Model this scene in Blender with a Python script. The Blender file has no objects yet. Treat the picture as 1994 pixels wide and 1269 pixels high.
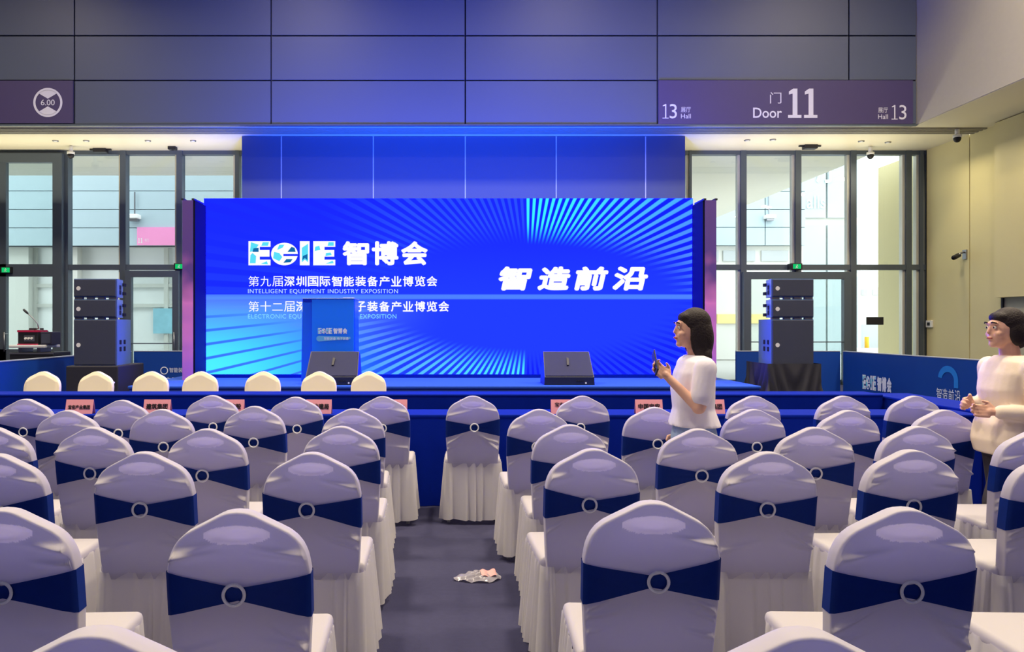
import bpy, bmesh, math, random
from mathutils import Vector, Matrix
random.seed(7)
S = bpy.context.scene
COL = S.collection
PI = math.pi
F, VX, VY, HC = 1500.0, 880.0, 635.0, 1.5       # focal length in pixels, vanishing point, eye height

# ------------------------------------------------------------------ camera, sky, lamps, exposure
cam = bpy.data.cameras.new('camera')
cam.sensor_width = 36.0
cam.lens = F / 1994 * 36.0
cam.shift_x = (997 - VX) / 1994
cam.clip_end = 400
camo = bpy.data.objects.new('camera', cam)
camo.location = (0, 0, HC)
camo.rotation_euler = (PI / 2, 0, 0)
COL.objects.link(camo)
S.camera = camo
S.view_settings.view_transform = 'Standard'
S.view_settings.look = 'None'
S.view_settings.gamma = 1
S.view_settings.use_curve_mapping = False
S.view_settings.exposure = 0.0
w = bpy.data.worlds.new('overcast_sky')
S.world = w
w.use_nodes = True
bg = w.node_tree.nodes['Background']
bg.inputs[0].default_value = (0.93, 0.97, 1.0, 1)
bg.inputs[1].default_value = 4.0


def area_light(name, loc, rot, sx, sy, power, col):
    l = bpy.data.lights.new(name, 'AREA')
    l.shape = 'RECTANGLE'
    l.size, l.size_y = sx, sy
    l.energy = power
    l.color = col
    o = bpy.data.objects.new(name, l)
    o.location = loc
    o.rotation_euler = rot
    COL.objects.link(o)
    return o


# high-bay lamps under the hall roof, and an added cool area light behind the viewer, filling the chair backs
for lx in (-11, -4, 3, 9.5):
    for ly in (4.0, 11.5):
        area_light('high_bay_lamp', (lx, ly, 11.6), (0, 0, 0), 1.2, 1.2, 540, (1.0, 0.85, 0.62)).data.spread = math.radians(140)
area_light('added_rear_fill', (-3, -15.5, 4.0), (PI / 2, 0, 0), 22, 6, 270, (0.54, 0.58, 1.0))
# unseen blue lights added behind the LED wall to tint the hall wall
for lx in (-3.4, -1.1, 1.2, 3.5):
    area_light('added_blue_wash', (lx, 14.6, 2.2), (math.radians(125), 0, 0), 0.5, 0.3, 100, (0.01, 0.08, 1.0)).data.spread = math.radians(130)
    area_light('added_blue_wash', (lx, 15.0, 2.6), (math.radians(153), 0, 0), 0.5, 0.3, 130, (0.01, 0.08, 1.0)).data.spread = math.radians(110)
# unseen warm lights added below the soffit to brighten it, and small lamps under the bulkhead beside the cream wall
area_light('added_soffit_fill', (-9.0, 18.7, 4.6), (PI, 0, 0), 8.0, 0.5, 85, (1.0, 0.90, 0.62))
area_light('added_soffit_fill', (8.3, 18.7, 4.6), (PI, 0, 0), 5.0, 0.5, 52, (1.0, 0.90, 0.62))
for ly in (10.0, 12.6, 15.2, 17.8):
    area_light('bulkhead_lamp', (11.1, ly, 5.7), (0, math.radians(14), 0), 0.25, 0.25, 36, (1.0, 0.88, 0.60))


# ------------------------------------------------------------------ helpers
def srgb(r, g, b):
    f = lambda c: (c / 12.92 if c <= 0.04045 else ((c + 0.055) / 1.055) ** 2.4)
    return (f(r / 255), f(g / 255), f(b / 255), 1)


MATS = {}


def mat(name, col, rough=0.6, metal=0.0, spec=0.4, var=0.06, vscale=8.0, bump=0.0, bscale=60.0, translucent=0.0, tcol=None, emit=None, estr=1.0, sheen=0.0):
    if name in MATS:
        return MATS[name]
    m = bpy.data.materials.new(name)
    m.use_nodes = True
    nt = m.node_tree
    b = nt.nodes['Principled BSDF']
    tc = nt.nodes.new('ShaderNodeTexCoord')
    if var > 0:
        no = nt.nodes.new('ShaderNodeTexNoise')
        no.inputs['Scale'].default_value = vscale
        no.inputs['Detail'].default_value = 4
        nt.links.new(tc.outputs['Object'], no.inputs['Vector'])
        mx = nt.nodes.new('ShaderNodeMix')
        mx.data_type = 'RGBA'
        mx.inputs[6].default_value = tuple(c * (1 - var) for c in col[:3]) + (1,)
        mx.inputs[7].default_value = tuple(min(1, c * (1 + var)) for c in col[:3]) + (1,)
        nt.links.new(no.outputs['Fac'], mx.inputs[0])
        nt.links.new(mx.outputs[2], b.inputs['Base Color'])
    else:
        b.inputs['Base Color'].default_value = col
    b.inputs['Roughness'].default_value = rough
    b.inputs['Metallic'].default_value = metal
    b.inputs['Specular IOR Level'].default_value = spec
    if sheen:
        b.inputs['Sheen Weight'].default_value = sheen
    if emit:
        b.inputs['Emission Color'].default_value = emit
        b.inputs['Emission Strength'].default_value = estr
    if bump > 0:
        n2 = nt.nodes.new('ShaderNodeTexNoise')
        n2.inputs['Scale'].default_value = bscale
        nt.links.new(tc.outputs['Object'], n2.inputs['Vector'])
        bp = nt.nodes.new('ShaderNodeBump')
        bp.inputs['Strength'].default_value = bump
        bp.inputs['Distance'].default_value = 0.01
        nt.links.new(n2.outputs['Fac'], bp.inputs['Height'])
        nt.links.new(bp.outputs['Normal'], b.inputs['Normal'])
    if translucent > 0:
        t = nt.nodes.new('ShaderNodeBsdfTranslucent')
        t.inputs['Color'].default_value = tcol or col
        ms = nt.nodes.new('ShaderNodeMixShader')
        ms.inputs[0].default_value = translucent
        out = nt.nodes['Material Output']
        nt.links.new(b.outputs[0], ms.inputs[1])
        nt.links.new(t.outputs[0], ms.inputs[2])
        nt.links.new(ms.outputs[0], out.inputs['Surface'])
    MATS[name] = m
    return m


def emit_mat(name, col, strength=1.0):
    if name in MATS:
        return MATS[name]
    m = bpy.data.materials.new(name)
    m.use_nodes = True
    nt = m.node_tree
    nt.nodes.remove(nt.nodes['Principled BSDF'])
    e = nt.nodes.new('ShaderNodeEmission')
    e.inputs[0].default_value = col
    e.inputs[1].default_value = strength
    nt.links.new(e.outputs[0], nt.nodes['Material Output'].inputs['Surface'])
    MATS[name] = m
    return m


class MB:
    def __init__(s):
        s.v, s.f = [], []

    def add(s, vs, fs):
        o = len(s.v)
        s.v += [tuple(p) for p in vs]
        s.f += [tuple(i + o for i in f) for f in fs]
        return s

    def box(s, x0, x1, y0, y1, z0, z1, M=None):
        vs = [Vector((x, y, z)) for z in (z0, z1) for y in (y0, y1) for x in (x0, x1)]
        if M is not None:
            vs = [M @ p for p in vs]
        return s.add(vs, [(0, 2, 3, 1), (4, 5, 7, 6), (0, 1, 5, 4), (2, 6, 7, 3), (0, 4, 6, 2), (1, 3, 7, 5)])

    def bbox(s, x0, x1, y0, y1, z0, z1, r=0.01, seg=2, M=None):
        bm = bmesh.new()
        vs = [bm.verts.new((x, y, z)) for z in (z0, z1) for y in (y0, y1) for x in (x0, x1)]
        for f in [(0, 2, 3, 1), (4, 5, 7, 6), (0, 1, 5, 4), (2, 6, 7, 3), (0, 4, 6, 2), (1, 3, 7, 5)]:
            bm.faces.new([vs[i] for i in f])
        bmesh.ops.bevel(bm, geom=bm.edges[:], offset=r, segments=seg, affect='EDGES', profile=0.5)
        return s.frombm(bm, M)

    def frombm(s, bm, M=None):
        bm.verts.index_update()
        vs = [(M @ v.co) if M is not None else v.co.copy() for v in bm.verts]
        fs = [[v.index for v in f.verts] for f in bm.faces]
        bm.free()
        return s.add(vs, fs)

    def tube(s, pts, rad, n=10, cap=True):
        pts = [Vector(p) for p in pts]
        if not isinstance(rad, (list, tuple)):
            rad = [rad] * len(pts)
        rings = []
        up = None
        for i, p in enumerate(pts):
            t = (pts[min(i + 1, len(pts) - 1)] - pts[max(i - 1, 0)]).normalized()
            if up is None:
                up = Vector((0, 0, 1)) if abs(t.z) < 0.9 else Vector((1, 0, 0))
            a = t.cross(up).normalized()
            b = a.cross(t).normalized()
            up = b
            rings.append([p + (a * math.cos(k * 2 * PI / n) + b * math.sin(k * 2 * PI / n)) * rad[i] for k in range(n)])
        vs = [q for r in rings for q in r]
        fs = []
        for i in range(len(pts) - 1):
            for k in range(n):
                fs.append((i * n + k, i * n + (k + 1) % n, (i + 1) * n + (k + 1) % n, (i + 1) * n + k))
        if cap:
            fs.append(tuple(reversed(range(n))))
            fs.append(tuple((len(pts) - 1) * n + k for k in range(n)))
        return s.add(vs, fs)

    def ell(s, c, r, n=20, m=12, M=None):
        bm = bmesh.new()
        bmesh.ops.create_uvsphere(bm, u_segments=n, v_segments=m, radius=1)
        T = Matrix.Translation(Vector(c)) @ (M or Matrix.Identity(4)) @ Matrix.Diagonal((r[0], r[1], r[2], 1))
        return s.frombm(bm, T)

    def poly(s, pts):
        return s.add(pts, [tuple(range(len(pts)))])

    def prism(s, pts, d):
        n = len(pts)
        a = [Vector(p) for p in pts]
        b = [p + Vector(d) for p in a]
        return s.add(a + b, [tuple(range(n)), tuple(reversed(range(n, 2 * n)))] + [(i, i + n, (i + 1) % n + n, (i + 1) % n) for i in range(n)])

    def grid(s, fn, nu, nv, wrapu=False):
        vs = [fn(i / (nu if wrapu else nu - 1), j / (nv - 1)) for j in range(nv) for i in range(nu)]
        fs = []
        for j in range(nv - 1):
            for i in range(nu if wrapu else nu - 1):
                k = (i + 1) % nu
                fs.append((j * nu + i, j * nu + k, (j + 1) * nu + k, (j + 1) * nu + i))
        return s.add(vs, fs)

    def mesh(s, name, m, smooth=False):
        me = bpy.data.meshes.new(name)
        me.from_pydata([tuple(p) for p in s.v], [], s.f)
        bm = bmesh.new()
        bm.from_mesh(me)
        bmesh.ops.recalc_face_normals(bm, faces=bm.faces[:])
        bm.to_mesh(me)
        bm.free()
        me.materials.append(m)
        if smooth:
            for p in me.polygons:
                p.use_smooth = True
        return me

    def build(s, name, m, parent=None, smooth=False, loc=None):
        o = bpy.data.objects.new(name, s.mesh(name, m, smooth))
        COL.objects.link(o)
        if parent:
            o.parent = parent
        if loc is not None:
            o.location = loc
        return o


def tag(o, label=None, cat=None, group=None, kind=None):
    if label:
        o['label'] = label
    if cat:
        o['category'] = cat
    if group:
        o['group'] = group
    if kind:
        o['kind'] = kind
    return o


def thing(name, label, cat, loc=(0, 0, 0), rz=0.0, group=None):
    o = bpy.data.objects.new(name, None)
    COL.objects.link(o)
    o.location = loc
    o.rotation_euler = (0, 0, rz)
    return tag(o, label, cat, group)


def struct(name, mb, m, smooth=False, parent=None):
    o = mb.build(name, m, parent, smooth)
    if parent is None:
        o['kind'] = 'structure'
    return o


def X(px, d):
    return (px - VX) * d / F


def Z(py, d):
    return HC - (py - VY) * d / F


def text_poly(body, bold=0.0, shear=0.0, spacing=1.0):
    """the filled outlines of a piece of writing, as vertices and faces in a unit box"""
    c = bpy.data.curves.new('writing', 'FONT')
    c.body = body
    c.offset = bold
    c.shear = shear
    c.space_character = spacing
    c.resolution_u = 4
    o = bpy.data.objects.new('writing', c)
    COL.objects.link(o)
    dg = bpy.context.evaluated_depsgraph_get()
    me = bpy.data.meshes.new_from_object(o.evaluated_get(dg))
    vs = [(v.co.x, v.co.y) for v in me.vertices]
    fs = [tuple(p.vertices) for p in me.polygons]
    bpy.data.objects.remove(o)
    bpy.data.curves.remove(c)
    bpy.data.meshes.remove(me)
    x0, x1 = min(v[0] for v in vs), max(v[0] for v in vs)
    y0, y1 = min(v[1] for v in vs), max(v[1] for v in vs)
    return [((a - x0) / (x1 - x0), (b - y0) / (y1 - y0)) for a, b in vs], fs


def write(mb, body, o, ux, uz, w_, h_, **k):
    """letters fitted into the box with lower-left corner o, along ux (width w_) and uz (height h_)"""
    bold = k.pop('bold', 0.0)
    vs, fs = text_poly(body, **k)
    o, ux, uz = Vector(o), Vector(ux), Vector(uz)
    r = bold * h_ * 1.3
    if r > 0:                                   # heavier strokes: the glyph laid down again round a small circle
        w_, h_ = w_ - 2 * r, h_ - 2 * r
        for i in range(8):
            c, s_ = r + r * math.cos(i * PI / 4), r + r * math.sin(i * PI / 4)
            mb.add([o + ux.cross(uz) * (0.0002 * i) + ux * (a * w_ + c) + uz * (b * h_ + s_) for a, b in vs], fs)
    else:
        mb.add([o + ux * (a * w_) + uz * (b * h_) for a, b in vs], fs)
    return mb


def numeral_one(mb, o, ux, uz, w_, h_, th=0.36, base=True):
    """the figure 1 with flag and foot serif"""
    o, ux, uz = Vector(o), Vector(ux), Vector(uz)
    P = lambda a, b: o + ux * (a * w_) + uz * (b * h_)
    a, b = 0.52 - th / 2, 0.52 + th / 2
    v = th * w_ / h_ * 0.62
    mb.poly([P(a, v * base), P(b, v * base), P(b, 1), P(a + 0.04, 1), P(0.06, 0.9), P(0.06, 0.9 - v), P(a, 0.93 - v)])
    if base:
        mb.poly([P(0, 0), P(1, 0), P(1, v), P(0, v)])
    return mb


UX, UZ = (1, 0, 0), (0, 0, 1)


def logo(white, blue, dark, o, ux, uz, w_, h_, nrm, chars=True):
    """the show's emblem: block E, globe e, I, E with cyan land patches, then three characters (unit width 350, height 47)"""
    o, ux, uz, nrm = Vector(o), Vector(ux), Vector(uz), Vector(nrm)
    P = lambda a, b, k=0.0: o + ux * (a / 350 * w_) + uz * (b / 47 * h_) + nrm * k
    def E(x):
        white.poly([P(x, 0), P(x + 43, 0), P(x + 43, 11), P(x + 22, 11), P(x + 22, 17), P(x + 41, 17), P(x + 41, 30), P(x + 22, 30), P(x + 22, 36), P(x + 43, 36), P(x + 43, 47), P(x, 47)])
    E(0)
    E(126)
    white.poly([P(100, 0), P(119, 0), P(119, 47), P(100, 47)])
    cx, cy = 70, 22
    ring = [(cx + 26 * math.cos(t), cy + 22 * math.sin(t)) for t in [(-0.05 * PI) + (-1.78 * PI) * i / 40 + 0.0 for i in range(41)]]
    # globe: disc with the slot of the small e
    top = [(cx + 26 * math.cos(t), cy + 22 * math.sin(t)) for t in [i * PI / 20 for i in range(21)]]
    bot = [(cx + 26 * math.cos(t), cy + 22 * math.sin(t)) for t in [PI + i * (PI * 0.94) / 20 for i in range(21)]]
    white.poly([P(*p) for p in top])
    white.poly([P(*p) for p in ([(cx - 26, cy), (cx - 2, cy), (cx - 2, cy - 4), (cx + 25, cy - 4)] + list(reversed(bot)))])
    k = 0.004
    for pts in ([(3, 4), (14, 4), (15, 18), (8, 24), (4, 20)], [(3, 26), (12, 28), (20, 40), (5, 45)], [(25, 38), (38, 38), (40, 45), (28, 45)], [(24, 3), (38, 2), (36, 8)],
                [(48, 14), (60, 8), (66, 16), (60, 24), (50, 26)], [(56, 30), (66, 34), (70, 40), (60, 40)], [(104, 6), (110, 11), (116, 6), (116, 42), (104, 34)],
                [(129, 28), (140, 30), (138, 38), (130, 36)], [(154, 38), (166, 38), (166, 45), (156, 45)], [(150, 18), (162, 20), (160, 25), (151, 24)], [(150, 3), (166, 4), (164, 9)]):
        blue.poly([P(a, b, k) for a, b in pts])
    for pts in ([(8, 26), (20, 26), (20, 34), (10, 33)], [(76, 26), (92, 26), (90, 34), (84, 36), (80, 31)], [(68, 5), (82, 6), (86, 12), (74, 12)], [(105, 10), (110, 14), (115, 10), (115, 22), (106, 18)]):
        dark.poly([P(a, b, 2 * k) for a, b in pts])
    if chars:
        for i, ch in enumerate('智博会'):
            write(white, ch, P(183 + 57 * i, 0), ux, uz, 52 / 350 * w_, h_, bold=0.034)


# ------------------------------------------------------------------ materials
M_CARPET = mat('hall_carpet', srgb(62, 62, 88), 0.95, var=0.12, vscale=30, bump=0.35, bscale=300, spec=0.1)
M_WALL = mat('grey_wall_panel', srgb(84, 93, 116), 0.42, var=0.03, vscale=0.6, spec=0.4)
M_JOINT = mat('dark_joint', srgb(40, 42, 55), 0.8, var=0)
M_CREAM = mat('cream_wall', srgb(226, 214, 160), 0.55, var=0.03, vscale=0.5)
M_SOFFIT = mat('white_soffit', srgb(240, 232, 205), 0.5, var=0.02, vscale=0.5)
M_FRAME = mat('grey_window_frame', srgb(88, 98, 110), 0.4, metal=0.3, var=0.04)
M_FRAMEL = mat('light_window_frame', srgb(205, 203, 190), 0.4, metal=0.2, var=0.03)
M_BLACK = mat('black_plastic', srgb(32, 32, 38), 0.5, var=0.1, vscale=20)
M_WHITE = mat('white_plastic', srgb(235, 235, 232), 0.4, var=0.02)
M_STEEL = mat('brushed_steel', srgb(150, 150, 155), 0.35, metal=0.9, var=0.05)
M_SIGN = mat('purple_sign', srgb(72, 62, 108), 0.5, var=0.03)
M_SIGNTXT = mat('sign_letters', srgb(222, 222, 240), 0.5, var=0)
M_BARRIER = mat('blue_barrier_print', srgb(6, 60, 150), 0.5, var=0.05, vscale=3)
M_BARTXT = mat('barrier_letters', srgb(215, 225, 245), 0.5, var=0)
M_CLOTH = mat('blue_tablecloth', srgb(0, 30, 140), 0.8, var=0.08, vscale=20, spec=0.08, bump=0.1, bscale=200)
M_STAGE = mat('blue_stage_carpet', srgb(30, 80, 190), 0.8, var=0.06, vscale=30, bump=0.2, bscale=250)
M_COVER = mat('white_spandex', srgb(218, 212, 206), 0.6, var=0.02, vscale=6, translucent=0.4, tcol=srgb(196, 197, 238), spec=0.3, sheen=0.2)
M_THIN = mat('spandex_over_hand_hold', srgb(232, 226, 218), 0.6, var=0.02, vscale=6, translucent=0.68, tcol=srgb(230, 226, 240), spec=0.3)
M_SKIRT = mat('white_skirt_cloth', srgb(240, 237, 236), 0.7, var=0.02, vscale=6, translucent=0.5, tcol=srgb(248, 246, 246), spec=0.2)
M_SASH = mat('navy_sash', srgb(1, 40, 122), 0.6, var=0.1, vscale=30, spec=0.15)
M_RING = mat('pearl_ring', srgb(246, 246, 250), 0.3, var=0.15, vscale=220, spec=0.6, bump=0.4, bscale=400)
M_PINK = mat('pink_card', srgb(246, 168, 178), 0.6, var=0.02, translucent=0.1)
M_INK = mat('black_ink', srgb(25, 15, 25), 0.6, var=0)
M_GRILLE = mat('speaker_grille', srgb(64, 69, 88), 0.55, metal=0.2, var=0.08, vscale=120, bump=0.3, bscale=600)
M_CAB = mat('speaker_cabinet', srgb(96, 128, 178), 0.32, var=0.08, vscale=40)
M_DRAPE = mat('black_drape', srgb(40, 40, 50), 0.75, var=0.1, vscale=20)
M_GREEN = emit_mat('exit_green', srgb(20, 200, 110), 1.0)


def glass_mat():
    m = bpy.data.materials.new('clear_glass')
    m.use_nodes = True
    nt = m.node_tree
    nt.nodes.remove(nt.nodes['Principled BSDF'])
    t = nt.nodes.new('ShaderNodeBsdfTransparent')
    t.inputs[0].default_value = (0.93, 0.97, 0.96, 1)
    g = nt.nodes.new('ShaderNodeBsdfGlossy')
    g.inputs['Roughness'].default_value = 0.02
    ms = nt.nodes.new('ShaderNodeMixShader')
    ms.inputs[0].default_value = 0.06
    nt.links.new(t.outputs[0], ms.inputs[1])
    nt.links.new(g.outputs[0], ms.inputs[2])
    nt.links.new(ms.outputs[0], nt.nodes['Material Output'].inputs['Surface'])
    return m


M_GLASS = glass_mat()

# ------------------------------------------------------------------ room shell
DW, DC, DG = 17.2, 18.25, 19.86          # upper wall, centre wall, glazing
XL, XR, YB, ZC = -20.0, 12.15, -16.0, 12.0
XBK = X(1785, DW)                         # face of the bulkhead on the right
XCL, XCR = X(470, DC), X(1335, DC)

struct('floor', MB().box(XL, XR + 0.3, YB, DG + 0.1, -0.2, 0), M_CARPET)
struct('ceiling', MB().box(XL - 0.3, XR + 0.3, YB - 0.3, DG + 0.3, ZC, ZC + 0.2), mat('roof_deck', srgb(190, 190, 195), 0.8))
struct('wall_left', MB().box(XL - 0.3, XL, YB, DG + 0.3, 0, ZC), M_WALL)
struct('wall_rear', MB().box(XL, XR, YB - 0.3, YB, 0, ZC), M_WALL)

# upper front wall of large metal panels with open joints
mb = MB()
xs = [XL, X(145 - 752, DW), X(145 - 376, DW), X(145, DW), X(528, DW), X(906, DW), X(1280, DW), X(1653, DW), XBK]
zs = [6.0, Z(157, DW), Z(70, DW), Z(-17, DW), Z(-104, DW), Z(-191, DW), ZC]
g = 0.016
for i in range(len(xs) - 1):
    for j in range(len(zs) - 1):
        mb.box(xs[i] + g, xs[i + 1] - g, DW, DW + 0.06, zs[j] + g, zs[j + 1] - g)
wf = struct('wall_front', mb, M_WALL)
struct('backing', MB().box(XL, XBK, DW + 0.05, DW + 0.2, 6.0, ZC), M_JOINT, parent=wf)
struct('drip_edge', MB().box(XL, XBK, DW - 0.03, DW + 0.05, 5.965, 6.0), M_FRAME, parent=wf)

# soffit between the upper wall and the glazing
struct('ceiling_soffit', MB().box(XL, XR, DW + 0.2, DG + 0.1, 6.0, 6.15), M_SOFFIT)
mb = MB()
for k in range(4):
    y = DW + 0.28 + k * 0.14
    mb.box(XL, XR, y, y + 0.07, 5.972, 6.0)
struct('trim_1', mb, mat('soffit_slats', srgb(150, 146, 132), 0.5))

# centre wall in front of the glazing
mb = MB()
xc = [XCL, X(548, DC), X(727, DC), X(906, DC), X(1083, DC), X(1257, DC), XCR]
for i in range(len(xc) - 1):
    mb.box(xc[i] + 0.012, xc[i + 1] - 0.012, DC, DC + 0.05, 0, 5.99)
wc = struct('wall_front_centre', mb, M_WALL)
mb = MB().box(XCL, XCR, DC + 0.05, DC + 0.25, 0, 5.99)
mb.box(XCL, XCL + 0.15, DC + 0.25, DG + 0.1, 0, 5.99).box(XCR - 0.15, XCR, DC + 0.25, DG + 0.1, 0, 5.99)
struct('return', mb, mat('return_panel', srgb(112, 117, 134), 0.4), parent=wc)
mb = MB()
for x in xc[1:-1]:
    mb.box(x - 0.012, x + 0.012, DC - 0.012, DC + 0.02, 3.2, 5.99)
struct('joint_trim', mb, mat('bright_trim', srgb(215, 218, 225), 0.3, metal=0.3), parent=wc)

# right side: bulkhead above, cream wall below, raised wall section near the frame edge
struct('wall_right_bulkhead', MB().box(XBK, XR + 0.3, YB, DW + 0.2, 6.0, ZC), mat('bulkhead_grey', srgb(214, 208, 188), 0.6, var=0.03))
mb = MB()
dj = XR * F / (1888 - VX)
dp = XR * F / (1952 - VX)
mb.box(XR, XR + 0.3, dj + 0.015, 21.96, 0, 6.0)
mb.box(XR, XR + 0.3, dp, dj - 0.015, 0, 6.0)
wr = struct('wall_right', mb, M_CREAM)
mb = MB().box(XR - 0.2, XR + 0.3, 12.0, dp - 0.03, Z(580, dp), 5.96)
struct('wall_right_panel', mb, M_CREAM)
mb = MB().box(XR + 0.02, XR + 0.3, YB, dp, 0, 6.0)
struct('wall_right_section', mb, mat('wall_grey', srgb(190, 184, 160), 0.6))
mb = MB().box(XR - 0.02, XR + 0.1, dp - 0.03, dp + 0.02, 0, 6.0).box(XR + 0.1, XR + 0.2, dj - 0.02, dj + 0.02, 0, 6)
struct('trim_2', mb, M_JOINT)
struct('bulkhead_underside', MB().box(XBK + 0.01, XR, YB, DW + 0.2, 5.985, 6.0), M_SOFFIT, parent=wr)

# ------------------------------------------------------------------ glazing
YH = Z(299, DG)
YT0, YT1 = Z(526, DG), Z(516, DG)


def glazing(name, pxs, wpx, head=True):
    """a bay of tall panes: dark mullions with pale reveals, a head and a transom"""
    x0, x1 = X(pxs[0] - 4, DG), X(pxs[-1] + 4, DG)
    mb = MB()
    rv = MB()
    for px, w_ in zip(pxs, wpx):
        a, b = X(px - w_ / 2, DG), X(px + w_ / 2, DG)
        mb.box(a, b, DG - 0.12, DG + 0.12, 0, 6.0)
    mb.box(x0, x1, DG - 0.1, DG + 0.1, YH - 0.05, YH + 0.1)
    mb.box(x0, x1, DG - 0.1, DG + 0.1, YT0, YT1)
    mb.box(x0, x1, DG - 0.1, DG + 0.1, 0, 0.12)
    for px, w_ in zip(pxs[1:], wpx[1:]):
        a = X(px - w_ / 2, DG)
        s = 0.06
        c = (a - s, a) if px < VX else (X(px - w_ / 2, DG) - s, X(px - w_ / 2, DG))
        rv.box(c[0], c[1], DG - 0.05, DG + 0.1, 0.12, YH - 0.05)
    o = struct(name, mb, M_FRAME)
    struct('reveal', rv, M_FRAMEL, parent=o)
    struct('pane', MB().box(x0, x1, DG + 0.02, DG + 0.03, 0, YH + 0.1), M_GLASS, parent=o)
    struct('bulk_head', MB().box(x0, x1, DG - 0.04, DG + 0.1, YH + 0.1, 6.0), M_SOFFIT, parent=o)
    return o


glazing('window_1', [-300, -190, -80, 133, 243, 352, 464, 500], [9, 9, 9, 8, 11, 11, 8, 8])
glazing('window_2', [1305, 1342, 1445, 1551, 1658, 1765, 1790, 1803], [8, 5, 11, 11, 11, 11, 7, 11])


def door(name, px0, px1, py0, py1, leaf, dd=DG - 0.18, fr=12, rails=()):
    """glazed door: heavy frame, leaves of clear glass"""
    x0, x1, z1 = X(px0, dd), X(px1, dd), Z(py0, dd)
    z0 = 0.0
    f = fr * dd / F
    mb = MB()
    mb.box(x0, x0 + f, dd - 0.1, dd + 0.05, z0, z1).box(x1 - f, x1, dd - 0.1, dd + 0.05, z0, z1)
    mb.box(x0 + f, x1 - f, dd - 0.1, dd + 0.05, z1 - f, z1)
    for px in leaf:
        mb.box(X(px, dd) - f / 2, X(px, dd) + f / 2, dd - 0.08, dd + 0.05, z0, z1 - f)
    for py, h in rails:
        mb.box(x0 + f, x1 - f, dd - 0.08, dd + 0.05, Z(py + h, dd), Z(py, dd))
    o = struct(name, mb, M_FRAME)
    struct('pane', MB().box(x0 + f, x1 - f, dd - 0.02, dd - 0.01, z0, z1 - f), M_GLASS, parent=o)
    hb = MB()
    for px in leaf or [px1 - fr - 4]:
        hb.tube([(X(px, dd) + 0.12, dd - 0.16, 0.85), (X(px, dd) + 0.12, dd - 0.16, 1.35)], 0.018)
        for z in (0.9, 1.3):
            hb.tube([(X(px, dd) + 0.12, dd - 0.16, z), (X(px, dd) + 0.12, dd - 0.0, z)], 0.01)
    struct('door_handle', hb, M_STEEL, parent=o, smooth=True)
    return o


door('door_1', -90, 124, 300, 700, [6], fr=18, rails=((515, 24), (680, 40)))
door('door_2', 246, 350, 528, 700, [], fr=12, rails=((668, 2),))
door('door_3', 1446, 1654, 530, 700, [1552], fr=14, rails=((665, 2),))
struct('trim_3', MB().box(X(1808, DG), XR, DG - 0.15, DG + 0.1, 0, 6.0), M_FRAME)

# ------------------------------------------------------------------ outside the doors
struct('ground', MB().box(-60, 60, DG + 0.1, 90, -0.3, -0.02), mat('pale_paving', srgb(176, 176, 172), 0.8, var=0.05, vscale=0.8))
mb = MB().box(-30, X(1600, 22.9), DG + 0.15, 23.04, 6.0, 6.3).box(5.4, X(1600, 22.9), 23.04, 33.9, 6.0, 6.3)
struct('canopy_ceiling', mb, mat('canopy_white', srgb(250, 246, 232), 0.5, var=0.01))
M_FAC = mat('blue_grey_facade', srgb(176, 196, 204), 0.45, var=0.03, vscale=0.4)
M_PALE = mat('pale_facade', srgb(212, 212, 205), 0.5, var=0.02)
M_SHOP = mat('dim_glass', srgb(176, 182, 184), 0.12, var=0.15, vscale=0.7, spec=0.6)
DF = 30.0
fa = thing('exhibition_building', 'opposite hall with blue-grey panelled facade and glazed ground floor, behind left glazing', 'building', (-18, DF, 0))
FL = -4.0
mb = MB()
zz = [Z(y, DF) for y in (479, 444, 408, 372, 325)]
for j in range(4):
    mb.box(FL, 23.5, 0, 0.5, zz[j] + 0.012, zz[j + 1] - 0.012)
mb.build('facade', M_FAC, fa)
MB().box(FL, 23.5, 0.1, 0.45, zz[0], zz[-1]).build('facade_backing', M_JOINT, fa)
MB().box(FL, 23.5, 0.9, 1.1, 0, zz[0]).build('ground_floor_glass', mat('lobby_glass', srgb(240, 243, 241), 0.15, var=0.12, vscale=0.6, spec=0.6), fa)
MB().box(FL, 23.5, 0.5, 1.2, zz[0], zz[0] + 0.2).build('soffit', mat('grey_soffit', srgb(190, 192, 190), 0.6), fa)
mb = MB()
for k in range(16):
    x = FL + k * 1.75
    mb.box(x, x + 0.16, 0.75, 0.9, 0, zz[0])
for z in (0.0, 2.25, 3.05):
    mb.box(FL, 23.5, 0.78, 0.9, z, z + 0.14)
mb.build('shopfront_frame', M_PALE, fa)
for px0, px1 in ((30, 60), (300, 347)):
    MB().box(X(px0, DF + .8) + 18, X(px1, DF + .8) + 18, 0.70, 0.75, 1.2, 2.2).build('poster', mat('blue_poster', srgb(150, 205, 222), 0.5, var=0.3, vscale=3), fa)
for px0, px1 in ((20, 66), (138, 160)):
    MB().box(X(px0, DF + .8) + 18, X(px1, DF + .8) + 18, 0.4, 0.74, 0, zz[0]).build('column', M_PALE, fa)
# pink number board on that facade
sg = thing('number_board', 'pink board reading 11 on the opposite facade, seen through left glazing', 'sign', (X(304, DF), DF, Z(460, DF)))
MB().box(X(268, DF) - X(304, DF), X(372, DF) - X(304, DF), -0.06, 0.0, Z(478, DF) - Z(460, DF), Z(443, DF) - Z(460, DF)).build('board', mat('pink_board', srgb(240, 150, 200), 0.5, var=0.02), sg)
mb = MB()
for q in (0, 0.1):
    numeral_one(mb, (X(270, DF) - X(304, DF) + q, -0.065, Z(474, DF) - Z(460, DF)), UX, UZ, 0.08, 0.2)
write(mb, '号门', (X(283, DF) - X(304, DF), -0.065, Z(472, DF) - Z(460, DF)), UX, UZ, 0.15, 0.13)
mb.build('lettering', M_WHITE, sg)


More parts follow.
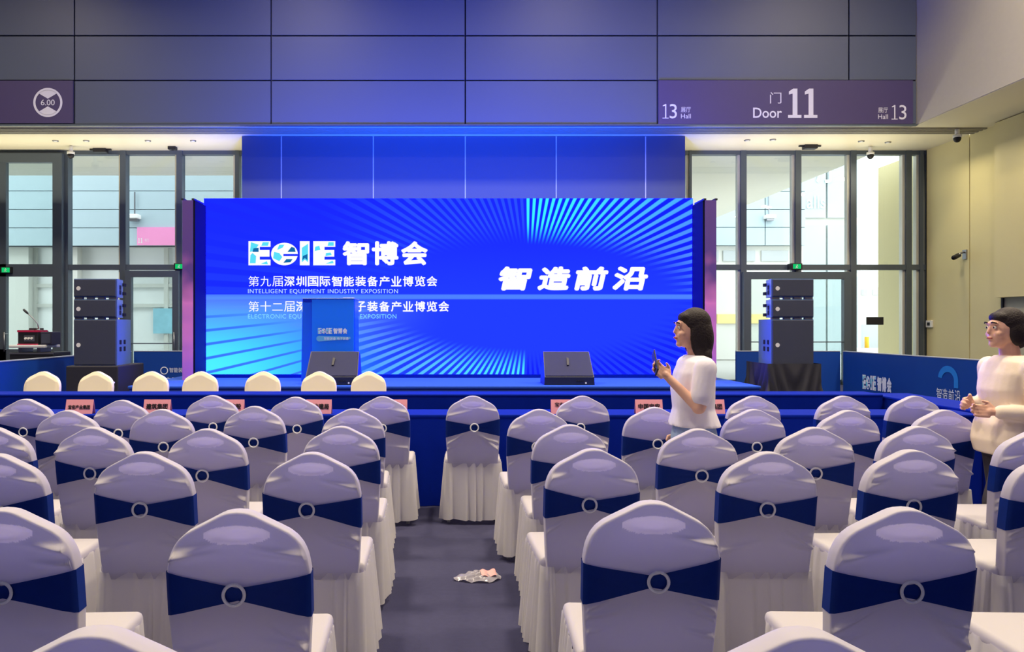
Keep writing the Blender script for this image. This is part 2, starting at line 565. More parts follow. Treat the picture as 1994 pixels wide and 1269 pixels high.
def floodlight(px, py, d, label):
    t = thing('floodlight', label, 'lamp', (X(px, d), d, Z(py, d)))
    MB().box(-0.02, 0.02, -0.1, -0.06, 0.08, 1.0).build('conduit', M_STEEL, t)
    MB().bbox(-0.22, 0.22, -0.35, 0.02, -0.05, 0.12, 0.03).build('housing', M_WHITE, t)
    MB().box(-0.16, 0.16, -0.25, -0.05, -0.14, -0.05).build('bracket', M_STEEL, t)


floodlight(264, 425, DF, 'white floodlight on the opposite facade, above the pink board')
# the far buildings on the right
DR = 34.0
fb = thing('exhibition_building', 'far blue-grey clad building over white walls, behind right glazing', 'building', (X(1480, DR), DR, 0))
ox = X(1480, DR)
mb = MB()
zz = [Z(y, DR) for y in (478, 443, 408, 373, 330, 290)]
for j in range(5):
    for a, b in ((1300, 1490), (1490, 1569)):
        mb.box(X(a, DR) - ox + 0.02, X(b, DR) - ox - 0.02, 0, 0.4, zz[j] + 0.015, zz[j + 1] - 0.015)
mb.build('facade', M_FAC, fb)
MB().box(X(1300, DR) - ox, X(1569, DR) - ox, 0.1, 3, zz[0] + .05, zz[-1]).build('facade_backing', M_JOINT, fb)
MB().box(X(1300, DR) - ox, X(1569, DR) - ox, 0.3, 3, 0, zz[0]).build('lower_wall', M_PALE, fb)
for a, b in ((1383, 1403), (1412, 1440), (1448, 1475), (1487, 1540)):
    w_ = MB().box(X(a, DR) - ox, X(b, DR) - ox, 0.24, 0.3, Z(508, DR), Z(487, DR)).build('window_strip', M_SHOP, fb)
MB().box(X(1400, DR) - ox, X(1500, DR) - ox, 0.2, 0.3, Z(630, DR), Z(612, DR)).build('notice_strip', mat('yellow_banner', srgb(236, 214, 140), 0.6, var=0.2, vscale=2), fb)
fl = floodlight(1496, 425, DR, 'white floodlight on the far blue-grey building, behind right glazing')
DT = 42.0
tw = thing('tower_block', 'tall white panelled building beyond the canopy edge, behind right glazing', 'building', (X(1610, DT), DT, 0))
mb = MB()
for a, b in ((-1.75, -0.05), (0.05, 1.7)):
    for z0, z1 in ((0, 4.2), (4.4, 7.0), (7.4, 13)):
        mb.box(a, b, 0, 0.3, z0, z1)
mb.build('panels', mat('white_cladding', srgb(176, 190, 194), 0.4, var=0.02), tw)
MB().box(-1.8, 1.95, 0.2, 3, 0, 13).build('core', M_PALE, tw)
mb = MB()
write(mb, '厅', (-0.6, -0.05, 9.3), UX, UZ, 1.2, 1.5, bold=0.01)
write(mb, 'Halls', (-1.7, -0.05, 7.9), UX, UZ, 1.6, 0.7)
mb.build('lettering', M_WHITE, tw)
DS = 48.0
sh = thing('low_building', 'low pale building with small windows beyond the yellow post', 'building', (X(1680, DS), DS, 0))
MB().box(-2.2, 5, 0, 4, 0, Z(560, DS)).build('body', M_PALE, sh)
for a in (1676, 1698):
    MB().box(X(a, DS) - X(1680, DS), X(a + 12, DS) - X(1680, DS), -0.05, 0, Z(575, DS), Z(558, DS) - .2).build('window', M_SHOP, sh)
MB().box(-2.2, 5, -0.1, 0, 0, 1.6).build('lower_glass', M_SHOP, sh)
DP = 26.0
yb = thing('traffic_barrier', 'yellow post with white boom arm outside the right glazing', 'barrier', (X(1688, DP), DP, -0.02))
MB().tube([(0, 0, 0), (0, 0, 0.75)], 0.09).tube([(0, 0, 0.75), (0, 0, 1.15)], 0.07).build('post', mat('yellow_paint', srgb(240, 190, 40), 0.4), yb, True)
MB().bbox(-0.42, 0.3, -0.16, -0.09, 0.55, 0.78, 0.01).build('arm', M_WHITE, yb)
gn = MB().bbox(-0.22, 0.22, -0.03, 0.0, -0.1, 0.1, 0.01).build('notice_plate', M_BLACK, None, loc=(X(1703, DG - .02), DG - 0.02, Z(625, DG)))
tag(gn, 'small dark plate stuck on the right glazing beside the yellow post', 'sign')

# ------------------------------------------------------------------ signs on the upper wall
t = thing('height_sign', 'dark purple wall sign with round clearance mark 6.00', 'sign', (X(60, DW), DW - 0.005, 6.5))
ox, oz = X(60, DW), 6.5
MB().box(-9.0, X(145, DW) - ox - 0.016, -0.03, 0, -0.48, 0.465).build('sign_panel', M_SIGN, t)
cx, cz = X(95, DW) - ox, Z(201, DW) - oz
mb = MB()
R, r = 0.325, 0.275
mb.grid(lambda u, v: (cx + (r + (R - r) * v) * math.cos(2 * PI * u), -0.036, cz + (r + (R - r) * v) * math.sin(2 * PI * u)), 48, 2, wrapu=True)
for s in (1, -1):
    a0 = PI / 2 * s
    arc = [(cx + 0.28 * math.cos(a0 + a), -0.036, cz + 0.28 * math.sin(a0 + a)) for a in [(-0.78 + 1.56 * k / 12) for k in range(13)]]
    mb.poly(arc + [(cx, -0.036, cz + s * 0.085)])
write(mb, '6.00', (cx - 0.155, -0.037, cz - 0.065), UX, UZ, 0.31, 0.13, bold=0.012)
mb.build('lettering', M_SIGNTXT, t)

t = thing('door_sign', 'long dark purple wall sign reading Door 11 above the right glazing', 'sign', (X(1527, DW), DW - 0.005, 6.5))
ox = X(1527, DW)
MB().box(X(1280, DW) - ox + 0.016, X(1776, DW) - ox, -0.03, 0, -0.5, 0.475).build('sign_panel', M_SIGN, t)
mb = MB()


def wpx(mb, body, x0, x1, y0, y1, d, ox, oz, yy, **k):
    write(mb, body, (X(x0, d) - ox, yy, Z(y1, d) - oz), UX, UZ, X(x1, d) - X(x0, d), Z(y0, d) - Z(y1, d), **k)


def one(mb, x0, x1, y0, y1, **k):
    numeral_one(mb, (X(x0, DW) - ox, -0.036, Z(y1, DW) - 6.5), UX, UZ, X(x1, DW) - X(x0, DW), Z(y0, DW) - Z(y1, DW), **k)


one(mb, 1533, 1559, 174, 231)
one(mb, 1564, 1590, 174, 231)
mb.build('door_number', M_SIGNTXT, t)
mb = MB()
wpx(mb, 'Door', 1465, 1521, 211, 231, DW, ox, 6.5, -0.036, bold=0.012)
mb.build('door_word', M_SIGNTXT, t)
mb = MB()
wpx(mb, '门', 1498, 1520, 181, 203, DW, ox, 6.5, -0.036)
mb.build('door_word', M_SIGNTXT, t)
mb = MB()
one(mb, 1289, 1301, 204, 232, th=0.2)
wpx(mb, '3', 1303, 1317, 204, 232, DW, ox, 6.5, -0.036)
wpx(mb, 'Hall', 1325, 1344, 223, 232, DW, ox, 6.5, -0.036)
wpx(mb, '展厅', 1325, 1344, 210, 220, DW, ox, 6.5, -0.036)
mb.build('hall_number', M_SIGNTXT, t)
mb = MB()
one(mb, 1734, 1746, 206, 234, th=0.2)
wpx(mb, '3', 1749, 1763, 206, 234, DW, ox, 6.5, -0.036)
wpx(mb, 'Hall', 1708, 1727, 224, 233, DW, ox, 6.5, -0.036)
wpx(mb, '展厅', 1708, 1727, 211, 221, DW, ox, 6.5, -0.036)
mb.build('hall_number', M_SIGNTXT, t)


# exit signs, soffit fittings, cameras
def exit_sign(px, py, d, label):
    t = thing('exit_sign', label, 'sign', (X(px, d), d, Z(py, d)))
    MB().bbox(-0.14, 0.14, 0, 0.25, -0.08, 0.08, 0.008).build('housing', M_BLACK, t)
    MB().box(-0.1, 0.1, -0.005, 0.0, -0.06, 0.06).build('lit_face', M_GREEN, t)
    mb = MB().ell((0.0, -0.01, 0.035), (0.012, 0.004, 0.012), 8, 6)
    mb.tube([(0, -0.008, 0.02), (-0.01, -0.008, -0.012), (0.02, -0.008, -0.045)], 0.006, 6).tube([(-0.01, -0.008, -0.012), (-0.035, -0.008, -0.045)], 0.006, 6).tube([(-0.03, -0.008, 0.0), (0, -0.008, 0.015), (0.03, -0.008, 0.005)], 0.005, 6)
    mb.build('running_figure', M_WHITE, t)


exit_sign(11, 526, DG - 0.34, 'small green exit sign on the door frame at far left')
exit_sign(349, 519, DG - 0.3, 'small green exit sign beside the screen wing, above the narrow left door')
exit_sign(1552, 519, DG - 0.34, 'small green exit sign above the double door behind the right speakers')
ZS = 6.0


def soffit_xy(px, py):
    d = (ZS - HC) * F / (VY - py)
    return X(px, d), d


for px, py, lab in ((196, 290, 'dark projecting lamp under the left soffit'), (1577, 283, 'dark projecting lamp under the right soffit, above the double door')):
    x, y = soffit_xy(px, py)
    t = thing('soffit_lamp', lab, 'lamp', (x, y, 6.0))
    MB().bbox(-0.16, 0.16, -0.1, 0.1, -0.1, 0, 0.015).build('housing', M_BLACK, t)
    MB().box(-0.27, 0.27, -0.03, 0.03, -0.04, -0.01).build('bracket', M_BLACK, t)
for px, py, lab in ((336, 286, 'small dark sensor box under the left soffit'),):
    x, y = soffit_xy(px, py)
    t = thing('sensor_box', lab, 'sensor', (x, y, 6.0))
    MB().bbox(-0.1, 0.1, -0.08, 0.08, -0.08, 0, 0.015).build('housing', M_BLACK, t)
    MB().ell((0, 0, -0.08), (0.04, 0.04, 0.02)).build('lens', M_BLACK, t, True)
dl = [(108, 274), (168, 274), (288, 274), (376, 274), (1455, 273), (1505, 272), (1677, 275), (1729, 277)]
for i, (px, py) in enumerate(dl):
    x, y = soffit_xy(px, py)
    side = 'left' if px < 900 else 'right'
    k = i % 4
    t = thing('downlight', 'small round downlight in the %s soffit, %s from the left' % (side, ('first', 'second', 'third', 'fourth')[k]), 'lamp', (x, y, 6.0), group='downlights in the soffit')
    MB().tube([(0, 0, 0), (0, 0, -0.02)], [0.075, 0.07], 16).build('ring', M_STEEL, t, True)
    MB().tube([(0, 0, -0.021), (0, 0, -0.024)], 0.045, 12).build('lens', M_WHITE, t)


def dome_camera(px, py, lab, z=6.0):
    x, y = soffit_xy(px, py)
    t = thing('dome_camera', lab, 'camera', (x, y, z - 0.015))
    MB().tube([(0, 0, 0), (0, 0, -0.14)], [0.05, 0.05], 14).tube([(0, 0, -0.14), (0, 0, -0.2)], [0.09, 0.09], 16).build('mount', M_WHITE, t, True)
    MB().ell((0, 0, -0.22), (0.08, 0.08, 0.09)).build('dome', M_BLACK, t, True)


dome_camera(1864, 250, 'dome camera hanging at the right corner under the bulkhead')
dome_camera(1695, 285, 'small dome camera under the right soffit near the mullion')
dome_camera(138, 284, 'small dome camera under the left soffit, beside the heavy door frame')
d = XR * F / (1880 - VX)
t = thing('bullet_camera', 'bullet security camera on a bracket on the cream wall', 'camera', (XR, d, Z(495, d)))
MB().box(-0.03, 0, -0.07, 0.07, -0.12, 0.1).build('wall_plate', M_STEEL, t)
MB().tube([(0, 0, 0.05), (-0.12, 0, 0.02), (-0.18, 0, -0.06)], 0.022).build('bracket', M_STEEL, t, True)
MB().tube([(-0.12, 0.06, -0.02), (-0.38, -0.16, -0.1)], 0.055, 12).build('housing', M_BLACK, t, True)
MB().tube([(-0.38, -0.16, -0.1), (-0.40, -0.18, -0.105)], 0.048, 12).build('lens', mat('lens_glass', srgb(20, 20, 30), 0.1), t, True)
d = XR * F / (1812 - VX)
t = thing('door_button', 'white door release button box on cream wall by the glazing', 'switch', (XR, d, Z(631, d)))
MB().bbox(-0.05, 0, -0.12, 0.12, -0.09, 0.09, 0.01).build('box', M_WHITE, t)
MB().box(-0.06, -0.05, -0.05, 0.05, -0.04, 0.04).build('button', M_BLACK, t)

# ------------------------------------------------------------------ stage
DSC = 13.38                                 # LED screen face
SH = 0.6
SX0, SX1 = X(1395 - 1055, 13.5), X(1395, 13.5)
SY0 = 11.54
t = thing('stage', 'low blue carpeted stage in front of the big screen', 'stage', ((SX0 + SX1) / 2, SY0, 0))
cx = (SX0 + SX1) / 2
MB().bbox(SX0 - cx, SX1 - cx, 0, 2.6, SH - 0.04, SH, 0.01).build('deck', M_STAGE, t)
mb = MB().box(SX0 - cx + 0.02, SX1 - cx - 0.02, 0.02, 2.58, 0, SH - 0.04)
mb.build('fascia', mat('stage_fascia', srgb(16, 50, 140), 0.7, var=0.06), t)


class NT:
    """small writer for node arithmetic"""
    def __init__(s, nt):
        s.nt = nt

    def m(s, op, a, b=None, c=None):
        n = s.nt.nodes.new('ShaderNodeMath')
        n.operation = op
        for i, q in enumerate((a, b, c)):
            if q is None:
                continue
            if isinstance(q, (int, float)):
                n.inputs[i].default_value = q
            else:
                s.nt.links.new(q, n.inputs[i])
        return n.outputs[0]

    def ss(s, x, e0, e1):
        n = s.nt.nodes.new('ShaderNodeMapRange')
        n.interpolation_type = 'SMOOTHSTEP'
        n.inputs['From Min'].default_value = e0
        n.inputs['From Max'].default_value = e1
        s.nt.links.new(x, n.inputs['Value'])
        return n.outputs[0]

    def mix(s, f, a, b):
        n = s.nt.nodes.new('ShaderNodeMix')
        n.data_type = 'RGBA'
        for sock, q in ((n.inputs[0], f), (n.inputs[6], a), (n.inputs[7], b)):
            if isinstance(q, (int, float, tuple)):
                sock.default_value = q
            else:
                s.nt.links.new(q, sock)
        return n.outputs[2]


def screen_mat():
    m = bpy.data.materials.new('led_picture')
    m.use_nodes = True
    nt = m.node_tree
    nt.nodes.remove(nt.nodes['Principled BSDF'])
    n = NT(nt)
    tc = nt.nodes.new('ShaderNodeTexCoord')
    sp = nt.nodes.new('ShaderNodeSeparateXYZ')
    nt.links.new(tc.outputs['Object'], sp.inputs[0])
    k = F / DSC
    u = n.m('MULTIPLY', sp.outputs[0], k)
    v = n.m('MULTIPLY', sp.outputs[2], k)
    p = n.m('SUBTRACT', u, 155.0)
    q = n.m('ADD', v, 20.0)
    ang = n.m('ARCTAN2', n.m('DIVIDE', p, 1.25), q)
    t = n.m('ABSOLUTE', n.m('SUBTRACT', n.m('FRACT', n.m('ADD', n.m('DIVIDE', ang, math.radians(3.0)), 0.5)), 0.5))
    line = n.ss(t, 0.30, 0.17)
    re = n.m('SQRT', n.m('ADD', n.m('POWER', n.m('ABSOLUTE', n.m('DIVIDE', p, 265.0)), 2.0), n.m('POWER', n.m('ABSOLUTE', n.m('DIVIDE', q, 100.0)), 2.0)))
    out = n.ss(re, 1.0, 1.5)
    line = n.m('MULTIPLY', line, out)
    right = n.ss(p, -3.5, -2.5)
    up = n.ss(q, -2.0, 2.0)
    aa = n.m('ABSOLUTE', ang)
    vert = n.ss(aa, 1.25, 0.2)                       # 1 straight up
    vdn = n.ss(aa, 1.75, 2.9)                        # 1 straight down
    base = n.mix(n.ss(v, -60, 170), srgb(34, 62, 255), srgb(26, 40, 250))
    ur = n.mix(vert, srgb(80, 140, 255), srgb(62, 245, 255))
    ll = n.mix(vdn, srgb(95, 150, 255), srgb(80, 235, 255))
    ul = n.mix(n.ss(p, -420, -200), srgb(26, 44, 252), srgb(42, 80, 255))
    lr = n.mix(0.8, srgb(34, 62, 255), srgb(14, 20, 235))
    lower = n.mix(right, ll, lr)
    upper = n.mix(right, ul, ur)
    gap = n.mix(n.m('MULTIPLY', n.m('MULTIPLY', right, up), out), base, srgb(20, 34, 235))
    # cyan glow of the picture in its lower left corner
    du = n.m('ADD', u, 500.0)
    dv = n.m('MULTIPLY', n.m('ADD', v, 175.0), 2.0)
    dist = n.m('SQRT', n.m('ADD', n.m('POWER', du, 2.0), n.m('POWER', n.m('ABSOLUTE', dv), 2.0)))
    low = n.ss(q, 4.0, -30.0)
    cg = n.m('MULTIPLY', n.ss(dist, 430, 30), low)
    gap = n.mix(cg, gap, srgb(78, 245, 255))
    pale = n.m('MULTIPLY', n.m('MULTIPLY', n.ss(p, -150, -420), n.ss(q, -2, -8)), n.ss(q, -120, -10))
    gap = n.mix(n.m('MULTIPLY', pale, 0.5), gap, srgb(110, 160, 255))
    lines = n.mix(up, lower, upper)
    col = n.mix(line, gap, lines)
    dk = n.m('MULTIPLY', n.m('MULTIPLY', n.ss(t, 0.36, 0.44), n.ss(cg, 0.15, 0.6)), out)
    cor = n.mix(dk, gap, srgb(60, 120, 255))
    col = n.mix(n.ss(cg, 0.02, 0.4), col, cor)
    bar = n.m('MULTIPLY', n.ss(n.m('ABSOLUTE', n.m('ADD', q, 0.5)), 6.0, 3.0), 0.85)
    col = n.mix(bar, col, srgb(84, 140, 255))
    gain = nt.nodes.new('ShaderNodeMix')             # an LED wall drives its blue diodes far past the camera's white
    gain.data_type = 'RGBA'
    gain.blend_type = 'MULTIPLY'
    gain.inputs[0].default_value = 1.0
    gain.inputs[7].default_value = (1, 1, 11.5, 1)
    nt.links.new(col, gain.inputs[6])
    e = nt.nodes.new('ShaderNodeEmission')
    nt.links.new(gain.outputs[2], e.inputs[0])
    e.inputs[1].default_value = 1.0
    nt.links.new(e.outputs[0], nt.nodes['Material Output'].inputs['Surface'])
    return m


X0s, X1s, Z0s, Z1s = X(397, DSC), X(1349.5, DSC), Z(729, DSC), Z(386.5, DSC)
scx, scz = (X0s + X1s) / 2, (Z0s + Z1s) / 2
t = thing('led_screen', 'huge lit blue LED wall with ray burst and white writing', 'screen', (scx, DSC, SH))
tz = scz - SH
face = MB().box(X0s - scx, X1s - scx, 0, 0.02, Z0s - scz, Z1s - scz).build('display_face', screen_mat(), t, loc=(0, 0, tz))
MB().box(X0s - scx, X1s - scx, 0.02, 0.14, Z0s - scz, Z1s - scz).build('cabinet_back', M_BLACK, t, loc=(0, 0, tz))
mb = MB()
for k in range(9):
    x = X0s - scx + 0.3 + k * (X1s - X0s - 0.6) / 8
    mb.box(x - 0.03, x + 0.03, 0.14, 0.2, 0, Z1s - SH)
    mb.box(x - 0.03, x + 0.03, 0.14, 0.75, 0, 0.06)
mb.build('support_frame', M_STEEL, t)
MB().box(X0s - scx, X1s - scx, -0.01, 0.14, 0.0, Z0s - SH).build('plinth', M_CLOTH, t)
E_WHITE = emit_mat('led_white', (1, 1, 1, 1), 1.0)
E_CYAN = emit_mat('led_cyan', srgb(90, 225, 250), 1.0)
E_DEEP = emit_mat('led_deep_blue', srgb(20, 105, 170), 1.0)
E_SOFT = emit_mat('led_pale', srgb(190, 222, 255), 1.0)
E_SOFTC = emit_mat('led_pale_cyan', srgb(130, 215, 255), 1.0)
yy = -0.006
lp = lambda mb, body, x0, x1, y0, y1, **k: wpx(mb, body, x0, x1, y0, y1, DSC, scx, SH, yy, **k)
mb, mc, md = MB(), MB(), MB()
logo(mb, mc, md, (X(484, DSC) - scx, yy, Z(517, DSC) - SH), UX, UZ, X(834, DSC) - X(484, DSC), Z(470, DSC) - Z(517, DSC), (0, -1, 0))
mb.build('logo', E_WHITE, t)
mc.build('logo_land', E_CYAN, t)
md.build('logo_shade', E_DEEP, t)
mb = MB()
pitch = (853 - 483) / 16
for i, ch in enumerate('第九届深圳国际智能装备产业博览会'):
    lp(mb, ch, 484 + i * pitch, 484 + i * pitch + 20.5, 538, 558, bold=0.0 if i < 3 else 0.018)
mb.build('chinese_title', E_WHITE, t)
mb = MB()
pitch = (876 - 483) / 17
for i, ch in enumerate('第十二届深圳国际电子装备产业博览会'):
    h = 2 if ch in '二' else 0
    lp(mb, ch, 484 + i * pitch, 484 + i * pitch + 20.5, 587 + 2 * h, 607 - h, bold=0.0 if i < 4 else 0.018)
mb.build('chinese_subtitle', E_WHITE, t)
mb = MB()
lp(mb, 'INTELLIGENT EQUIPMENT INDUSTRY EXPOSITION', 483, 775, 563, 573, bold=0.006, spacing=1.1)
mb.build('english_title', E_SOFT, t)
mb = MB()
lp(mb, 'ELECTRONIC EQUIPMENT INDUSTRY EXPOSITION', 483, 772, 612, 622, bold=0.006, spacing=1.1)
mb.build('english_subtitle', E_SOFTC, t)
mb = MB()
for ch, a, b in (('智', 970, 1037), ('造', 1046, 1111), ('前', 1118, 1185), ('沿', 1192, 1262)):
    lp(mb, ch, a, b, 519, 566, bold=0.042, shear=0.16)
mb.build('slogan', E_WHITE, t)


def wing_mat():
    m = bpy.data.materials.new('purple_print')
    m.use_nodes = True
    nt = m.node_tree
    b = nt.nodes['Principled BSDF']
    tc = nt.nodes.new('ShaderNodeTexCoord')
    sp = nt.nodes.new('ShaderNodeSeparateXYZ')
    nt.links.new(tc.outputs['Object'], sp.inputs[0])
    no = nt.nodes.new('ShaderNodeTexNoise')
    no.inputs['Scale'].default_value = 1.3
    nt.links.new(tc.outputs['Object'], no.inputs['Vector'])
    ad = nt.nodes.new('ShaderNodeMath')
    ad.operation = 'MULTIPLY_ADD'
    ad.inputs[1].default_value = 0.25
    nt.links.new(sp.outputs[2], ad.inputs[0])
    nt.links.new(no.outputs['Fac'], ad.inputs[2])
    cr = nt.nodes.new('ShaderNodeValToRGB')
    e = cr.color_ramp.elements
    e[0].position = 0.35
    e[0].color = srgb(150, 95, 190)
    e[1].position = 1.15
    e[1].color = srgb(90, 60, 140)
    x = e.new(0.75)
    x.color = srgb(225, 130, 200)
    nt.links.new(ad.outputs[0], cr.inputs[0])
    nt.links.new(cr.outputs[0], b.inputs['Base Color'])
    b.inputs['Roughness'].default_value = 0.6
    return m


M_WING = wing_mat()
for side, a, b, lab in ((-1, 355, 375.5, 'tall purple side column at the left edge of the big screen'), (1, 1373, 1395, 'tall purple side column at the right edge of the big screen')):
    dy = 12.78
    x0, x1 = X(a, dy), X(b, dy)
    t = thing('side_column', lab, 'stage column', ((x0 + x1) / 2, dy, SH))
    h = Z(390, dy) - SH
    w2 = (x1 - x0) / 2
    MB().box(-w2, w2, 0, 0.02, 0, h).build('front_panel', M_WING, t)
    MB().box(-w2 - (0.03 if side > 0 else 0), w2 + (0.03 if side < 0 else 0), 0.02, 0.595, 0, h).build('side_cladding', mat('navy_cladding', srgb(7, 9, 20), 0.7, spec=0.15), t)
    mb = MB()
    for s in (-1, 1):
        mb.box(s * w2 - 0.02, s * w2 + 0.02, -0.0, 0.5, h, h + 0.03)
    mb.build('top_frame', M_BLACK, t)


# ------------------------------------------------------------------ speaker stacks, monitors, lectern
def speaker_box(t, name, x0, x1, z0, z1, inner, spots, depth):
    """a cabinet that narrows to the rear, grille in front, recessed grips on the inner side"""
    w_ = x1 - x0
    back = 0.1
    y1 = depth
    p = [(x0, 0), (x1, 0), (x1 - (back if inner > 0 else back * .3), y1), (x0 + (back if inner < 0 else back * .3), y1)]
    mb = MB()
    mb.add([(a, b, z0) for a, b in p] + [(a, b, z1) for a, b in p], [(0, 1, 2, 3), (7, 6, 5, 4), (0, 4, 5, 1), (1, 5, 6, 2), (2, 6, 7, 3), (3, 7, 4, 0)])
    o = mb.build(name, M_CAB, t)
    MB().bbox(x0 + 0.01, x1 - 0.01, -0.03, 0.0, z0 + 0.012, z1 - 0.012, 0.008).build('grille', M_GRILLE, o)
    s = MB()
    for px_, pz_ in spots:
        s.tube([(px_, -0.035, pz_), (px_, -0.03, pz_)], 0.033, 14)
    s.build('badge', M_WHITE, o)
    xs_ = x1 if inner > 0 else x0
    g_ = MB()
    n_ = 2 if depth > 0.6 else 1
    for k in range(n_):
        y = 0.16 + 0.22 * k if n_ > 1 else depth * 0.45
        f_ = y / depth * back
        xx = xs_ - inner * f_
        for zz_ in (0.28, 0.55) if name == 'line_array_box' else (0.35, 0.5):
            zc = z0 + (z1 - z0) * zz_
            g_.box(xx - 0.012, xx + 0.012, y - 0.03, y + 0.03, zc - 0.035, zc + 0.035)
    g_.build('grip', M_BLACK, o)
    return o


def stack(px0, px1, inner, lab):
    d = 12.0
    x0, x1 = X(px0, d), X(px1, d)
    cx = (x0 + x1) / 2
    t = thing('speaker_stack', lab, 'speaker', (cx, d, 0))
    a, b = x0 - cx, x1 - cx
    zt = [Z(y, d) for y in (712, 622, 621, 583, 581, 543)]
    sx = a + 0.085
    speaker_box(t, 'subwoofer', a, b, zt[0], zt[1], inner, [(sx, Z(672, d))], 0.75)
    speaker_box(t, 'line_array_box', a, b, zt[2] + 0.02, zt[3], inner, [(sx, Z(602, d))], 0.45)
    speaker_box(t, 'line_array_box', a, b, zt[4] + 0.02, zt[5], inner, [(sx, Z(562, d))], 0.45)
    for z in (zt[1], zt[3]):
        for x, q in ((a + 0.07, 0.06), (a + 0.25, 0.05), (b - 0.25, 0.05), (b - 0.07, 0.06)):
            MB().box(x - q, x + q, 0.0, 0.06, z - 0.002, z + 0.035).build('coupling_bar', M_STEEL, t)
    xi = b if inner > 0 else a
    mb = MB()
    for z in (zt[1] + 0.05, zt[1] + 0.2, zt[3] + 0.08, zt[3] + 0.22):
        mb.box(xi - inner * 0.1 - 0.03, xi - inner * 0.1 + 0.03, 0.4, 0.5, z, z + 0.05)
    mb.build('rigging_pin', M_BLACK, t)
    return t, a, b


t, a, b = stack(144, 228, 1, 'dark line-array speaker stack standing on the left beside the screen')
MB().bbox(a - 0.08, b + 0.06, -0.1, 0.9, 0.0, Z(712, 12), 0.02).build('base_box', M_DRAPE, t)
t, a, b = stack(1502, 1584, -1, 'dark line-array speaker stack on the right, on a draped black base')


def drape(u, v):
    # cloth hung round the base, gathered into swags
    per = [(a - 0.06, 0.86), (a - 0.09, -0.08), (b + 0.09, -0.08), (b + 0.06, 0.86)]
    s = u * 3
    i = min(int(s), 2)
    fr = s - i
    x = per[i][0] + (per[i + 1][0] - per[i][0]) * fr
    y = per[i][1] + (per[i + 1][1] - per[i][1]) * fr
    k = 1 - v
    sw = 0.03 * math.sin(k * 9 + 7 * (abs(fr - 0.5) ** 1.4) * 6) * min(1, k * 3)
    fl_ = 0.06 * k
    ny = -1 if i == 1 else 0
    nx = -1 if i == 0 else (1 if i == 2 else 0)
    return (x + nx * (sw + fl_), y + ny * (sw + fl_), v * Z(708, 12))


MB().grid(drape, 90, 26).build('base_drape', M_DRAPE, t, True)
MB().box(a - 0.03, b + 0.03, -0.04, 0.85, 0.0, Z(712, 12)).build('base_box', M_DRAPE, t)


def wedge(px0, px1, lab):
    d = 11.75
    x0, x1 = X(px0, d), X(px1, d)
    cx = (x0 + x1) / 2
    hw = (x1 - x0) / 2
    zl, zt = 0.12, 0.5
    t = thing('stage_monitor', lab, 'speaker', (cx, d, SH))
    prof = [(0, 0), (0, zl), (0.36, zt), (0.5, zt - 0.06), (0.55, 0)]
    n = len(prof)
    tp = lambda z: 1 - 0.06 * z / zt
    vs = [(-hw * tp(z), y, z) for y, z in prof] + [(hw * tp(z), y, z) for y, z in prof]
    fs = [tuple(range(n)), tuple(reversed(range(n, 2 * n)))] + [(i, (i + 1) % n, (i + 1) % n + n, i + n) for i in range(n)]
    MB().add(vs, fs).build('cabinet', mat('monitor_cabinet', srgb(26, 32, 62), 0.5, var=0.08, vscale=40), t)
    q = lambda x, s, e: (x, 0.36 * s - 0.72 * e, zl + (zt - zl) * s + 0.68 * e)
    gv = [q(-hw * .94, .04, .012), q(hw * .94, .04, .012), q(hw * .89, .96, .012), q(-hw * .89, .96, .012)]
    MB().prism(gv, (0, 0.01, -0.01)).build('grille', mat('monitor_grille', srgb(20, 26, 66), 0.55, metal=0.1, var=0.08, vscale=120, bump=0.3, bscale=600), t)
    m_ = MB()
    m_.prism([q(-0.02, .42, .03), q(0.012, .42, .03), q(0.025, .68, .03), q(-0.012, .72, .03)], (0, 0.01, -0.012))
    m_.build('badge', M_BLACK, t)
    m_ = MB()
    for k in range(4):
        m_.tube([(hw * 0.3 + k * 0.03, -0.008, 0.06), (hw * 0.3 + k * 0.03, 0, 0.06)], 0.012, 10)
    m_.build('connector', M_BLACK, t)
    MB().tube([(hw * 0.65, -0.006, 0.03), (hw * 0.65, 0, 0.03)], 0.014, 10).build('power_light', M_WHITE, t)


wedge(594, 697, 'grey wedge stage monitor in front of the lectern')
wedge(1060, 1158, 'grey wedge stage monitor right of centre on the stage')

d = 12.5
t = thing('lectern', 'tall blue lectern with the white show logo, on the stage', 'lectern', (X(640, d), d, SH))
hw = X(691, d) - X(640, d)
ht = Z(583, d) - SH
mb = MB()
prof = [(-hw * 1.05, 0), (hw * 1.02, 0), (hw, ht), (-hw, ht)]
mb.prism([(x, 0, z) for x, z in prof], (0, 0.5, 0))
mb.build('body', mat('lectern_blue', srgb(10, 92, 240), 0.4, var=0.04, vscale=3), t)
MB().box(-hw * 0.62, hw * 0.98, -0.04, 0.0, 0.02, ht - 0.0).build('front_panel', mat('lectern_panel', srgb(8, 112, 255), 0.4, var=0.04, vscale=3), t)
MB().bbox(-hw * 1.02, hw * 1.02, -0.05, 0.55, ht, ht + 0.02, 0.008).build('top_board', M_CAB, t)
ox, oz = X(640, d), SH
mb, mc, md = MB(), MB(), MB()
logo(mb, mc, md, (X(620, d) - ox, -0.046, Z(650, d) - oz), UX, UZ, X(677, d) - X(620, d), Z(639, d) - Z(650, d), (0, -1, 0))
mc.build('logo_land', mat('print_cyan', srgb(90, 200, 235), 0.5), t)
md.build('logo_shade', mat('print_blue', srgb(20, 80, 160), 0.5), t)
mb.build('logo', M_BARTXT, t)
n = 12
z0_, z1_ = Z(665, d) - oz, Z(654, d) - oz
x0_, x1_ = X(617, d) - ox, X(683, d) - ox
rr = (z1_ - z0_) / 2
